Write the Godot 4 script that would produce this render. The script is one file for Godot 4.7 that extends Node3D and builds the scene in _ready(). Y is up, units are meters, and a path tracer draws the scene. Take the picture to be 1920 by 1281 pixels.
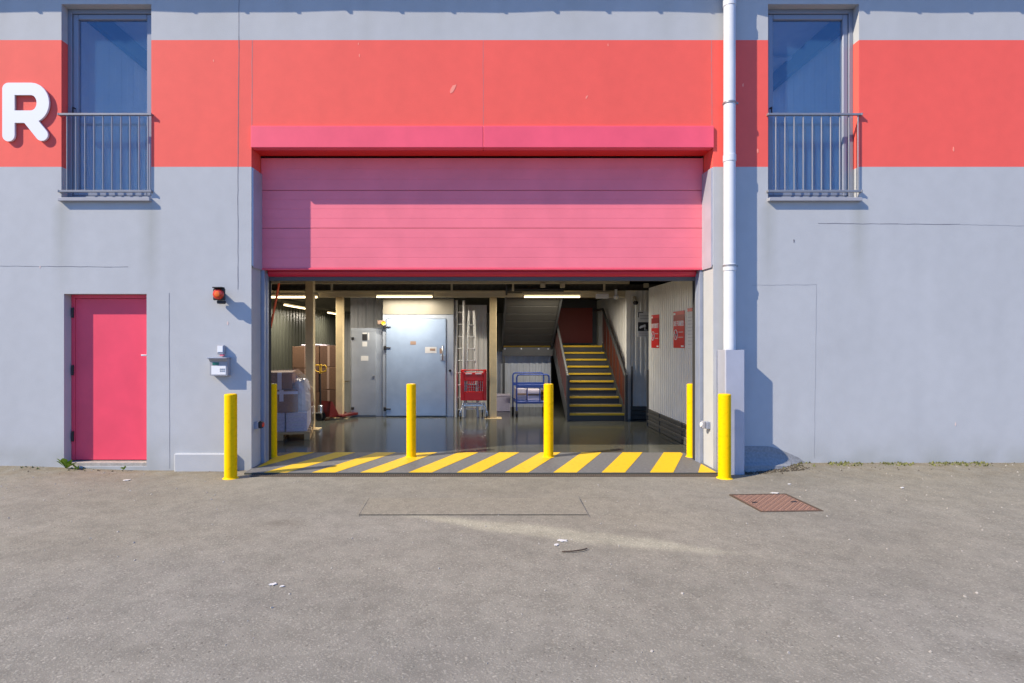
extends Node3D
# A loading bay in the painted front wall of a warehouse, seen from the yard. Facade plane z = 0, yard at z > 0, interior at z < 0.

var M := {}
var taken := {}
var rng := RandomNumberGenerator.new()

# ---------------------------------------------------------------- naming
func numbered(n: String) -> String:
	if not taken.has(n):
		taken[n] = 0
		return n
	taken[n] += 1
	return "%s_%03d" % [n, taken[n]]

func tag(o, label: String, category: String, group := "", kind := ""):
	o.set_meta("label", label)
	o.set_meta("category", category)
	if group != "": o.set_meta("group", group)
	if kind != "": o.set_meta("kind", kind)
	return o

func thing(called: String, label: String, category: String, at := Vector3.ZERO, turn := 0.0, group := ""):
	var o := Node3D.new()
	o.name = numbered(called)
	add_child(o)
	o.position = at
	o.rotation.y = turn
	return tag(o, label, category, group)

func obj(called: String, st: SurfaceTool, mat, parent = null):
	var o := MeshInstance3D.new()
	o.mesh = st.commit()
	o.material_override = mat
	if parent == null:
		o.name = numbered(called)
		add_child(o)
	else:
		var i := 0
		var nm := called
		while parent.has_node(nm):
			i += 1
			nm = "%s_%03d" % [called, i]
		o.name = nm
		parent.add_child(o, true)
	return o

func same(src, called: String, parent, at := Vector3.ZERO):
	# another part with the same mesh and material
	var o := MeshInstance3D.new()
	o.mesh = src.mesh
	o.material_override = src.material_override
	var i := 0
	var nm := called
	while parent.has_node(nm):
		i += 1
		nm = "%s_%03d" % [called, i]
	o.name = nm
	parent.add_child(o, true)
	o.position = at
	return o

func struct(called: String, st: SurfaceTool, mat):
	var o = obj(called, st, mat)
	o.set_meta("kind", "structure")
	return o

func copy(src, at: Vector3, label: String):
	var o = src.duplicate()
	o.name = numbered(String(src.name).rstrip("0123456789").trim_suffix("_"))
	add_child(o)
	o.position = at
	o.set_meta("label", label)
	return o

# ---------------------------------------------------------------- shapes
func sf() -> SurfaceTool:
	var st := SurfaceTool.new()
	st.begin(Mesh.PRIMITIVE_TRIANGLES)
	return st

func tri(st: SurfaceTool, a: Vector3, b: Vector3, c: Vector3, out: Vector3):
	var n := (b - a).cross(c - a)
	if n.length_squared() < 1e-16: return
	n = n.normalized()
	if n.dot(out) < 0.0:
		n = -n
		var t := b
		b = c
		c = t
	for p in [a, c, b]:
		st.set_normal(n)
		st.add_vertex(p)

func quad(st: SurfaceTool, a: Vector3, b: Vector3, c: Vector3, d: Vector3, out: Vector3):
	tri(st, a, b, c, out)
	tri(st, a, c, d, out)

func box(st: SurfaceTool, lo: Vector3, hi: Vector3, r := 0.0, xf := Transform3D.IDENTITY):
	# a box between two corners, its edges chamfered by r
	var c := (lo + hi) * 0.5
	var h := (hi - lo).abs() * 0.5
	r = minf(r, minf(h.x, minf(h.y, h.z)) * 0.49)
	for ax in 3:
		var u := (ax + 1) % 3
		var v := (ax + 2) % 3
		for s in [-1.0, 1.0]:
			var q := []
			for k in [[-1, -1], [1, -1], [1, 1], [-1, 1]]:
				var p := Vector3.ZERO
				p[ax] = s * h[ax]
				p[u] = k[0] * (h[u] - r)
				p[v] = k[1] * (h[v] - r)
				q.append(xf * (c + p))
			var n := Vector3.ZERO
			n[ax] = s
			quad(st, q[0], q[1], q[2], q[3], xf.basis * n)
	if r <= 0.0: return
	for ax in 3:
		var u := (ax + 1) % 3
		var v := (ax + 2) % 3
		for su in [-1.0, 1.0]:
			for sv in [-1.0, 1.0]:
				var q := []
				for k in [[-1, 0], [1, 0], [1, 1], [-1, 1]]:
					var p := Vector3.ZERO
					p[ax] = k[0] * (h[ax] - r)
					p[u] = su * (h[u] - (r if k[1] == 1 else 0.0))
					p[v] = sv * (h[v] - (0.0 if k[1] == 1 else r))
					q.append(xf * (c + p))
				var n := Vector3.ZERO
				n[u] = su
				n[v] = sv
				quad(st, q[0], q[1], q[2], q[3], xf.basis * n)
	for sx in [-1.0, 1.0]:
		for sy in [-1.0, 1.0]:
			for sz in [-1.0, 1.0]:
				var s := Vector3(sx, sy, sz)
				var g := h - Vector3(r, r, r)
				tri(st, xf * (c + s * Vector3(h.x, g.y, g.z)), xf * (c + s * Vector3(g.x, h.y, g.z)), xf * (c + s * Vector3(g.x, g.y, h.z)), xf.basis * s)

func cbox(st: SurfaceTool, at: Vector3, size: Vector3, r := 0.0, turn := Basis.IDENTITY):
	box(st, -size * 0.5, size * 0.5, r, Transform3D(turn, at))

func frame_of(d: Vector3) -> Basis:
	var t := d.normalized()
	var a := Vector3.UP if absf(t.y) < 0.9 else Vector3.RIGHT
	var x := a.cross(t).normalized()
	return Basis(x, t, x.cross(t))

func tube(st: SurfaceTool, pts: Array, r: float, n := 10, caps := true):
	# a round tube through the points
	var rings := []
	for i in pts.size():
		var d: Vector3
		if i == 0: d = pts[1] - pts[0]
		elif i == pts.size() - 1: d = pts[i] - pts[i - 1]
		else: d = (pts[i] - pts[i - 1]).normalized() + (pts[i + 1] - pts[i]).normalized()
		var b := frame_of(d)
		var ring := []
		for k in n:
			var a := TAU * k / n
			ring.append([pts[i], (b.x * cos(a) + b.z * sin(a)).normalized()])
		# keep rings from twisting against the previous one
		if i > 0:
			var best := 0
			var bd := 1e9
			for s in n:
				var dd: float = (ring[s][1] - rings[i - 1][0][1]).length_squared()
				if dd < bd:
					bd = dd
					best = s
			ring = ring.slice(best) + ring.slice(0, best)
		rings.append(ring)
	for i in pts.size() - 1:
		for k in n:
			var k2 := (k + 1) % n
			smooth_quad(st, rings[i][k], rings[i][k2], rings[i + 1][k2], rings[i + 1][k], r)
	if caps:
		for e in [0, pts.size() - 1]:
			var out: Vector3 = (pts[0] - pts[1]) if e == 0 else (pts[e] - pts[e - 1])
			for k in n:
				tri(st, pts[e], pts[e] + rings[e][k][1] * r, pts[e] + rings[e][(k + 1) % n][1] * r, out)

func smooth_quad(st: SurfaceTool, a, b, c, d, r: float):
	var pa: Vector3 = a[0] + a[1] * r
	var pb: Vector3 = b[0] + b[1] * r
	var pc: Vector3 = c[0] + c[1] * r
	var pd: Vector3 = d[0] + d[1] * r
	var flip: bool = (pb - pa).cross(pc - pa).dot(a[1] + b[1]) < 0.0
	var order := [[pa, a[1]], [pc, c[1]], [pb, b[1]], [pa, a[1]], [pd, d[1]], [pc, c[1]]]
	if flip: order = [[pa, a[1]], [pb, b[1]], [pc, c[1]], [pa, a[1]], [pc, c[1]], [pd, d[1]]]
	for o in order:
		st.set_normal(o[1])
		st.add_vertex(o[0])

func lathe(st: SurfaceTool, at: Vector3, axis: Vector3, prof: Array, n := 24):
	# prof: [radius, height along the axis], bottom to top; smooth round the axis, faceted along it
	var b := frame_of(axis)
	for i in prof.size() - 1:
		var p: Array = prof[i]
		var q: Array = prof[i + 1]
		var slope := Vector2(q[1] - p[1], p[0] - q[0]).normalized()
		for k in n:
			var v := []
			for w in [[k, p], [k + 1, p], [k + 1, q], [k, q]]:
				var a: float = TAU * w[0] / n
				var dir: Vector3 = b.x * cos(a) + b.z * sin(a)
				v.append([at + dir * w[1][0] + b.y * w[1][1], (dir * slope.x + b.y * slope.y).normalized()])
			var flip: bool = (v[1][0] - v[0][0]).cross(v[2][0] - v[0][0]).dot(v[0][1] + v[1][1]) < 0.0
			if (v[1][0] - v[0][0]).length_squared() < 1e-12:
				flip = (v[2][0] - v[0][0]).cross(v[3][0] - v[0][0]).dot(v[0][1] + v[2][1]) < 0.0
			for k2 in ([0, 1, 2, 0, 2, 3] if flip else [0, 2, 1, 0, 3, 2]):
				st.set_normal(v[k2][1])
				st.add_vertex(v[k2][0])

func extrude(st: SurfaceTool, poly: PackedVector2Array, z0: float, z1: float, xf := Transform3D.IDENTITY):
	var ids := Geometry2D.triangulate_polygon(poly)
	for i in range(0, ids.size(), 3):
		for z in [z0, z1]:
			tri(st, xf * Vector3(poly[ids[i]].x, poly[ids[i]].y, z), xf * Vector3(poly[ids[i + 1]].x, poly[ids[i + 1]].y, z), xf * Vector3(poly[ids[i + 2]].x, poly[ids[i + 2]].y, z), xf.basis * Vector3(0, 0, (z - (z0 + z1) * 0.5) * 1000.0))
	var cw := Geometry2D.is_polygon_clockwise(poly)
	for i in poly.size():
		var a := poly[i]
		var b := poly[(i + 1) % poly.size()]
		var n := Vector2(b.y - a.y, a.x - b.x) * (-1.0 if cw else 1.0)
		quad(st, xf * Vector3(a.x, a.y, z0), xf * Vector3(b.x, b.y, z0), xf * Vector3(b.x, b.y, z1), xf * Vector3(a.x, a.y, z1), xf.basis * Vector3(n.x, n.y, 0))

func ribbed(st: SurfaceTool, w: float, y0: float, y1: float, pitch: float, depth: float, thick := 0.06):
	# trapezoid sheet, ribs upright, running along x from 0 to w, facing +z, with a back
	var xs := [0.0]
	var zs := [0.0]
	var x := 0.0
	while x < w - pitch * 0.999:
		for k in [[0.42, 0.0], [0.5, depth], [0.92, depth], [1.0, 0.0]]:
			xs.append(x + pitch * k[0])
			zs.append(k[1])
		x += pitch
	xs.append(w)
	zs.append(0.0)
	for i in xs.size() - 1:
		if xs[i + 1] - xs[i] < 1e-5: continue
		quad(st, Vector3(xs[i], y0, zs[i]), Vector3(xs[i + 1], y0, zs[i + 1]), Vector3(xs[i + 1], y1, zs[i + 1]), Vector3(xs[i], y1, zs[i]), Vector3(0, 0, 1))
	quad(st, Vector3(0, y0, -thick), Vector3(w, y0, -thick), Vector3(w, y1, -thick), Vector3(0, y1, -thick), Vector3(0, 0, -1))
	quad(st, Vector3(0, y0, -thick), Vector3(0, y0, 0), Vector3(0, y1, 0), Vector3(0, y1, -thick), Vector3(-1, 0, 0))
	quad(st, Vector3(w, y0, -thick), Vector3(w, y0, 0), Vector3(w, y1, 0), Vector3(w, y1, -thick), Vector3(1, 0, 0))
	quad(st, Vector3(0, y1, -thick), Vector3(w, y1, -thick), Vector3(w, y1, 0), Vector3(0, y1, 0), Vector3(0, 1, 0))
	quad(st, Vector3(0, y0, -thick), Vector3(w, y0, -thick), Vector3(w, y0, 0), Vector3(0, y0, 0), Vector3(0, -1, 0))

func writing(called: String, text: String, parent, at: Vector3, height: float, mat, width := 0.0, bold := true):
	var tm := TextMesh.new()
	var f := SystemFont.new()
	f.font_names = PackedStringArray(["Droid Sans"])
	if bold: f.font_weight = 700
	tm.font = f
	tm.text = text
	tm.font_size = 64
	tm.depth = 0.004
	tm.pixel_size = height / 48.0
	var o := MeshInstance3D.new()
	o.mesh = tm
	o.material_override = mat
	var i := 0
	var nm := called
	while parent.has_node(nm):
		i += 1
		nm = "%s_%03d" % [called, i]
	o.name = nm
	parent.add_child(o, true)
	o.position = at
	if width > 0.0:
		var bb := tm.get_aabb().size.x
		if bb > 0.0: o.scale = Vector3(width / bb, 1, 1)
	return o

# ---------------------------------------------------------------- materials
func noise_image(size: int, freq: float, sd: int, octaves := 4, kind := FastNoiseLite.TYPE_SIMPLEX_SMOOTH) -> PackedByteArray:
	var n := FastNoiseLite.new()
	n.noise_type = kind
	n.seed = sd
	n.frequency = freq
	n.fractal_octaves = octaves
	if octaves < 2: n.fractal_type = FastNoiseLite.FRACTAL_NONE
	var im := n.get_seamless_image(size, size)
	im.convert(Image.FORMAT_L8)
	return im.get_data()

func gray_tex(size: int, data: PackedByteArray) -> ImageTexture:
	var im := Image.create_from_data(size, size, false, Image.FORMAT_L8, data)
	im.convert(Image.FORMAT_RGB8)
	return ImageTexture.create_from_image(im)

func normal_tex(size: int, data: PackedByteArray, bump: float) -> ImageTexture:
	var im := Image.create_from_data(size, size, false, Image.FORMAT_L8, data)
	im.convert(Image.FORMAT_RGBA8)
	im.bump_map_to_normal_map(bump)
	return ImageTexture.create_from_image(im)

func remap_bytes(d: PackedByteArray, lo: float, hi: float) -> PackedByteArray:
	var o := PackedByteArray()
	o.resize(d.size())
	for i in d.size():
		o[i] = int(clampf(lerpf(lo, hi, d[i] / 255.0), 0.0, 1.0) * 255.0)
	return o

func mat(key: String, col: Color, rough := 0.6, metal := 0.0, spec := 0.5):
	# col holds real-world (linear) values
	var m := StandardMaterial3D.new()
	m.resource_name = key
	m.albedo_color = col.linear_to_srgb()
	m.roughness = rough
	m.metallic = metal
	m.metallic_specular = spec
	M[key] = m
	return m

func wear(m: StandardMaterial3D, tex, metres: float, nrm = null, strength := 1.0):
	m.albedo_texture = tex
	m.uv1_triplanar = true
	m.uv1_world_triplanar = true
	m.uv1_scale = Vector3.ONE / metres
	if nrm != null:
		m.normal_enabled = true
		m.normal_texture = nrm
		m.normal_scale = strength
	return m

func make_materials():
	var plaster := noise_image(512, 0.012, 11, 5)
	var plaster_tex := gray_tex(512, remap_bytes(plaster, 0.975, 1.0))
	var grain := noise_image(512, 0.16, 12, 4)
	var plaster_nrm := normal_tex(512, grain, 1.6)
	var sc := noise_image(512, 0.018, 71, 5)
	var scd := PackedByteArray()
	scd.resize(sc.size())
	for i in sc.size():
		var q := sc[i] / 255.0
		scd[i] = int((1.0 - 0.07 * smoothstep(0.62, 0.78, q) - 0.05 * (1.0 - q)) * 255.0)
	var scuff := gray_tex(512, scd)
	var worn := gray_tex(512, remap_bytes(noise_image(512, 0.03, 13, 5), 0.80, 1.0))
	var soft := gray_tex(512, remap_bytes(noise_image(512, 0.006, 14, 4), 0.94, 1.0))
	# asphalt: rounded stones of many tones set in grit
	var sz := 1024
	var grit := noise_image(sz, 0.30, 22, 2)
	var mid := noise_image(sz, 0.012, 23, 4)
	var alb := PackedByteArray()
	var hgt := PackedByteArray()
	alb.resize(sz * sz)
	hgt.resize(sz * sz)
	rng.seed = 5
	for i in sz * sz:
		alb[i] = int(clampf(0.78 + 0.14 * (grit[i] / 255.0 - 0.5) + 0.10 * (mid[i] / 255.0 - 0.5) + 0.08 * (rng.randf() - 0.5), 0.2, 1.0) * 255.0)
		hgt[i] = int(40.0 + 0.2 * grit[i])
	for k in 26000:
		var sr := 1.2 + 2.6 * pow(rng.randf(), 2.0)
		var sx := rng.randf() * sz
		var sy := rng.randf() * sz
		var tone := clampf(0.84 + 0.08 * (rng.randf() + rng.randf() - 1.0) + (0.09 if rng.randf() < 0.04 else 0.0) - (0.14 if rng.randf() < 0.06 else 0.0), 0.3, 1.0) * 255.0
		var e := int(ceil(sr))
		for dy in range(-e, e + 1):
			for dx in range(-e, e + 1):
				var dd := (dx * dx + dy * dy) / (sr * sr)
				if dd > 1.0: continue
				var at := posmod(int(sy) + dy, sz) * sz + posmod(int(sx) + dx, sz)
				var hh := int(90.0 + 150.0 * sqrt(1.0 - dd))
				if hh > hgt[at]:
					hgt[at] = hh
					alb[at] = int(tone)
	var asphalt_tex := gray_tex(sz, alb)
	var asphalt_nrm := normal_tex(sz, hgt, 2.0)

	wear(mat("wall_plain", Color(0.43, 0.449, 0.475), 0.8), plaster_tex, 1.7, plaster_nrm, 0.16)
	var m = mat("wall", Color(0.43, 0.449, 0.475) / 0.8, 0.8)
	wear(m, plaster_tex, 1.7, plaster_nrm, 0.16)
	m.vertex_color_use_as_albedo = true
	m = mat("band", Color(0.83, 0.106, 0.084) / 0.9, 0.75)
	wear(m, plaster_tex, 1.7, plaster_nrm, 0.16)
	m.vertex_color_use_as_albedo = true
	m = mat("asphalt", Color(0.335, 0.315, 0.262) / 0.55, 0.92, 0.0, 0.3)
	wear(m, asphalt_tex, 2.3, asphalt_nrm, 0.36)
	m.vertex_color_use_as_albedo = true
	wear(mat("pink_sheet", Color(0.88, 0.10, 0.165), 0.5), soft, 2.0)
	wear(mat("pink_panel", Color(0.87, 0.195, 0.255), 0.42), soft, 2.3)
	wear(mat("pink_door", Color(0.83, 0.065, 0.125), 0.45), soft, 1.9)
	wear(mat("red_soffit", Color(0.70, 0.025, 0.025), 0.6), plaster_tex, 1.1)
	mat("red_rail", Color(0.55, 0.015, 0.05), 0.3)
	wear(mat("grey_trim", Color(0.33, 0.34, 0.38), 0.5), soft, 1.0)
	mat("frame", Color(0.22, 0.25, 0.32), 0.4, 0.2)
	wear(mat("rail_metal", Color(0.30, 0.30, 0.315), 0.38, 0.5), soft, 0.7)
	m = mat("glass", Color(0.07, 0.20, 0.44), 0.02, 0.12, 0.7)  # blue base colour stands in for part of the sky reflection
	m.transparency = BaseMaterial3D.TRANSPARENCY_ALPHA
	m.albedo_color.a = 0.15
	wear(mat("yellow", Color(0.94, 0.56, 0.001), 0.5, 0.0, 0.2), scuff, 1.1)
	wear(mat("yellow_line", Color(0.77, 0.475, 0.003), 0.65), scuff, 0.9)
	wear(mat("grey_line", Color(0.165, 0.165, 0.17), 0.7), worn, 0.9)
	wear(mat("pvc", Color(0.60, 0.63, 0.69), 0.4), soft, 1.2)
	wear(mat("guard", Color(0.44, 0.46, 0.54), 0.45, 0.25), soft, 1.4)
	mat("white", Color(0.74, 0.76, 0.80), 0.5)
	mat("black", Color(0.012, 0.012, 0.014), 0.5)
	mat("dark_gap", Color(0.02, 0.02, 0.022), 0.9)
	wear(mat("steel_dull", Color(0.16, 0.14, 0.12), 0.6, 0.4), soft, 0.3)
	wear(mat("stair_under", Color(0.065, 0.063, 0.055), 0.6), soft, 0.8)
	wear(mat("alu", Color(0.62, 0.62, 0.60), 0.45, 0.3), soft, 0.8)
	mat("joint", Color(0.23, 0.22, 0.19), 0.95)
	wear(mat("wall_dirty", Color(0.30, 0.31, 0.33), 0.85), worn, 0.7, plaster_nrm, 0.3)
	mat("jack_red", Color(0.13, 0.010, 0.010), 0.45)
	wear(mat("panel_blue", Color(0.58, 0.62, 0.68), 0.35), soft, 1.5)
	mat("seal", Color(0.07, 0.07, 0.075), 0.6)
	mat("band_scuff", Color(0.86, 0.27, 0.21), 0.8)
	mat("crack_faint", Color(0.29, 0.30, 0.33), 0.9)
	mat("rear_red", Color(0.26, 0.035, 0.02), 0.5)
	wear(mat("rust_light", Color(0.34, 0.21, 0.16), 0.8), worn, 0.2)
	wear(mat("panel_tan_dim", Color(0.27, 0.25, 0.20), 0.4, 0.2), soft, 1.2)
	wear(mat("carton_mid", Color(0.34, 0.165, 0.10), 0.7), worn, 0.8)
	mat("chip", Color(0.62, 0.50, 0.47), 0.8)
	mat("crack", Color(0.16, 0.16, 0.19), 0.9)
	m = mat("red_lens", Color(0.55, 0.04, 0.015), 0.15)
	m = mat("orange_lens", Color(0.75, 0.14, 0.02), 0.2)
	mat("green_screen", Color(0.02, 0.16, 0.13), 0.25)
	wear(mat("steel", Color(0.50, 0.51, 0.53), 0.35, 0.8), soft, 0.8)
	wear(mat("chrome", Color(0.62, 0.63, 0.66), 0.25, 0.9), soft, 0.8)
	wear(mat("track", Color(0.30, 0.34, 0.44), 0.45, 0.3), soft, 0.8)
	wear(mat("rust", Color(0.23, 0.125, 0.09), 0.85), worn, 0.35, asphalt_nrm, 0.5)
	wear(mat("rust_dark", Color(0.09, 0.06, 0.04), 0.9), worn, 0.5)
	wear(mat("concrete", Color(0.42, 0.39, 0.35), 0.85), worn, 1.2, plaster_nrm, 0.6)
	var fl := normal_tex(512, noise_image(512, 0.01, 41, 3), 0.8)
	m = mat("floor", Color(0.085, 0.088, 0.075), 0.15, 0.0, 0.4)
	wear(m, soft, 2.6, fl, 0.06)
	wear(mat("ceiling", Color(0.17, 0.155, 0.12), 0.9), worn, 1.5)
	wear(mat("dark_deck", Color(0.05, 0.045, 0.035), 0.9), worn, 1.5)
	wear(mat("cream_wood", Color(0.76, 0.60, 0.34), 0.55), soft, 0.6)
	wear(mat("cream_beam", Color(0.52, 0.46, 0.33), 0.6), soft, 0.8)
	wear(mat("panel_white", Color(0.80, 0.79, 0.74), 0.4), soft, 1.5)
	wear(mat("panel_grey", Color(0.46, 0.47, 0.48), 0.45), soft, 1.5)
	wear(mat("room_white", Color(0.80, 0.81, 0.82), 0.6), soft, 1.5)
	wear(mat("cold_panel", Color(0.40, 0.44, 0.50), 0.32, 0.25), soft, 1.2)
	wear(mat("cold_door", Color(0.40, 0.49, 0.62), 0.24, 0.4), soft, 1.2)
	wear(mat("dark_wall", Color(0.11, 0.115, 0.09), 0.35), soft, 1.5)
	wear(mat("stair_steel", Color(0.075, 0.078, 0.08), 0.5, 0.2), soft, 0.8)
	wear(mat("stair_red", Color(0.11, 0.02, 0.012), 0.5), soft, 0.8)
	wear(mat("nosing", Color(0.80, 0.52, 0.03), 0.5), soft, 0.5)
	wear(mat("kick", Color(0.09, 0.09, 0.085), 0.4), soft, 0.5)
	wear(mat("carton", Color(0.13, 0.066, 0.034), 0.8), worn, 0.8)
	wear(mat("carton_dark", Color(0.10, 0.048, 0.027), 0.8), worn, 0.8)
	wear(mat("carton_white", Color(0.62, 0.58, 0.70), 0.6), worn, 0.7)
	m = mat("wrap", Color(0.76, 0.68, 0.68), 0.25, 0.0, 0.6)
	wear(m, worn, 0.3, normal_tex(512, noise_image(512, 0.02, 51, 4), 5.0), 1.0)
	m = mat("clear_film", Color(0.8, 0.8, 0.85), 0.12)
	m.transparency = BaseMaterial3D.TRANSPARENCY_ALPHA
	m.albedo_color.a = 0.12
	mat("tape", Color(0.66, 0.60, 0.70), 0.35)
	wear(mat("pallet_wood", Color(0.64, 0.42, 0.19), 0.8), worn, 0.4)
	mat("red_plastic", Color(0.62, 0.012, 0.012), 0.35)
	mat("sign_red", Color(0.62, 0.008, 0.012), 0.4)
	mat("sign_dark", Color(0.33, 0.004, 0.008), 0.4)
	mat("sign_grey", Color(0.5, 0.5, 0.52), 0.5)
	mat("ink", Color(0.03, 0.03, 0.035), 0.6)
	mat("paper", Color(0.72, 0.72, 0.72), 0.7)
	mat("brown_label", Color(0.25, 0.17, 0.13), 0.6)
	mat("blue_steel", Color(0.025, 0.065, 0.30), 0.4)
	mat("rubber", Color(0.02, 0.02, 0.02), 0.8)
	mat("orange_cord", Color(0.95, 0.14, 0.035), 0.5)
	mat("horn", Color(0.60, 0.36, 0.02), 0.5)
	wear(mat("weed", Color(0.26, 0.40, 0.03), 0.6), worn, 0.2)
	M.weed.backlight_enabled = true
	M.weed.backlight = Color(0.25, 0.35, 0.05)
	wear(mat("moss", Color(0.20, 0.21, 0.07), 0.95), worn, 0.2)
	wear(mat("soil", Color(0.085, 0.07, 0.05), 0.95), worn, 0.3)
	mat("dropping", Color(0.58, 0.57, 0.55), 0.8)
	m = mat("tube_light", Color(0.9, 0.88, 0.8), 0.4)
	m.emission_enabled = true
	m.emission = Color(1.0, 0.90, 0.72)
	m.emission_energy_multiplier = 2.6
	wear(mat("fitting", Color(0.55, 0.50, 0.38), 0.5), soft, 0.8)

# ---------------------------------------------------------------- the scene
const XL := -3.07
const XR := 3.25
const TOP := 4.386
const WL := [-5.67, -4.44]
const WR := [4.0, 5.245]
const WY := [3.70, 6.357]
const DX := [-5.635, -4.504]
const DY := [0.03, 2.392]
const BAND := [4.13, 5.865]
const DEEP := 0.34

func _ready():
	var cam := Camera3D.new()
	cam.name = "camera"
	cam.projection = Camera3D.PROJECTION_FRUSTUM
	cam.near = 0.05
	cam.far = 900.0
	cam.size = 2.0 * 0.05 * 640.5 / 1080.0
	cam.frustum_offset = Vector2(0.05 * 68.0 / 1080.0, -0.05 * 5.5 / 1080.0)
	cam.position = Vector3(0, 1.78, 7.88)
	add_child(cam)
	cam.make_current()

	var sky_m := ProceduralSkyMaterial.new()
	sky_m.sky_top_color = Color(0.055, 0.20, 0.60).linear_to_srgb()
	sky_m.sky_horizon_color = Color(0.36, 0.60, 0.95).linear_to_srgb()
	sky_m.sky_curve = 0.12
	sky_m.ground_bottom_color = Color(0.12, 0.11, 0.10).linear_to_srgb()
	sky_m.ground_horizon_color = Color(0.30, 0.36, 0.44).linear_to_srgb()
	var sky := Sky.new()
	sky.sky_material = sky_m
	var env := Environment.new()
	env.background_mode = Environment.BG_SKY
	env.sky = sky
	env.tonemap_mode = Environment.TONE_MAPPER_LINEAR
	env.tonemap_exposure = 1.75
	env.sdfgi_enabled = true
	env.ssao_enabled = true
	env.ssil_enabled = true
	var we := WorldEnvironment.new()
	we.name = "environment"
	we.environment = env
	add_child(we)

	var sun := DirectionalLight3D.new()
	sun.name = "sun"
	sun.light_color = Color(1.0, 0.94, 0.84)
	sun.light_energy = 1.3
	sun.light_angular_distance = 0.5
	sun.shadow_enabled = true
	add_child(sun)
	sun.look_at_from_position(Vector3.ZERO, Vector3(2.1, -1.9, -1.0), Vector3.UP)

	make_materials()
	ground()
	building()
	interior_shell()
	upstairs_rooms()
	outside_things()
	stairs()
	cold_room()
	inside_things()

# ---------------------------------------------------------------- ground
func hump(x: float, z: float) -> float:
	var near := exp(-maxf(z, 0.0) / 0.75)
	var l := smoothstep(-4.3, -6.6, x) * 0.065
	var r := smoothstep(3.5, 4.6, x) * 0.105
	return -0.025 + (l + r) * near + smoothstep(0.4, 2.5, z) * 0.02

func lines(lo: float, hi: float, step: float, far: Array) -> Array:
	var o := []
	for f in far:
		if f < lo: o.append(f)
	var n := int(round((hi - lo) / step))
	for i in n + 1: o.append(lo + step * i)
	for f in far:
		if f > hi: o.append(f)
	return o

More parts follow.
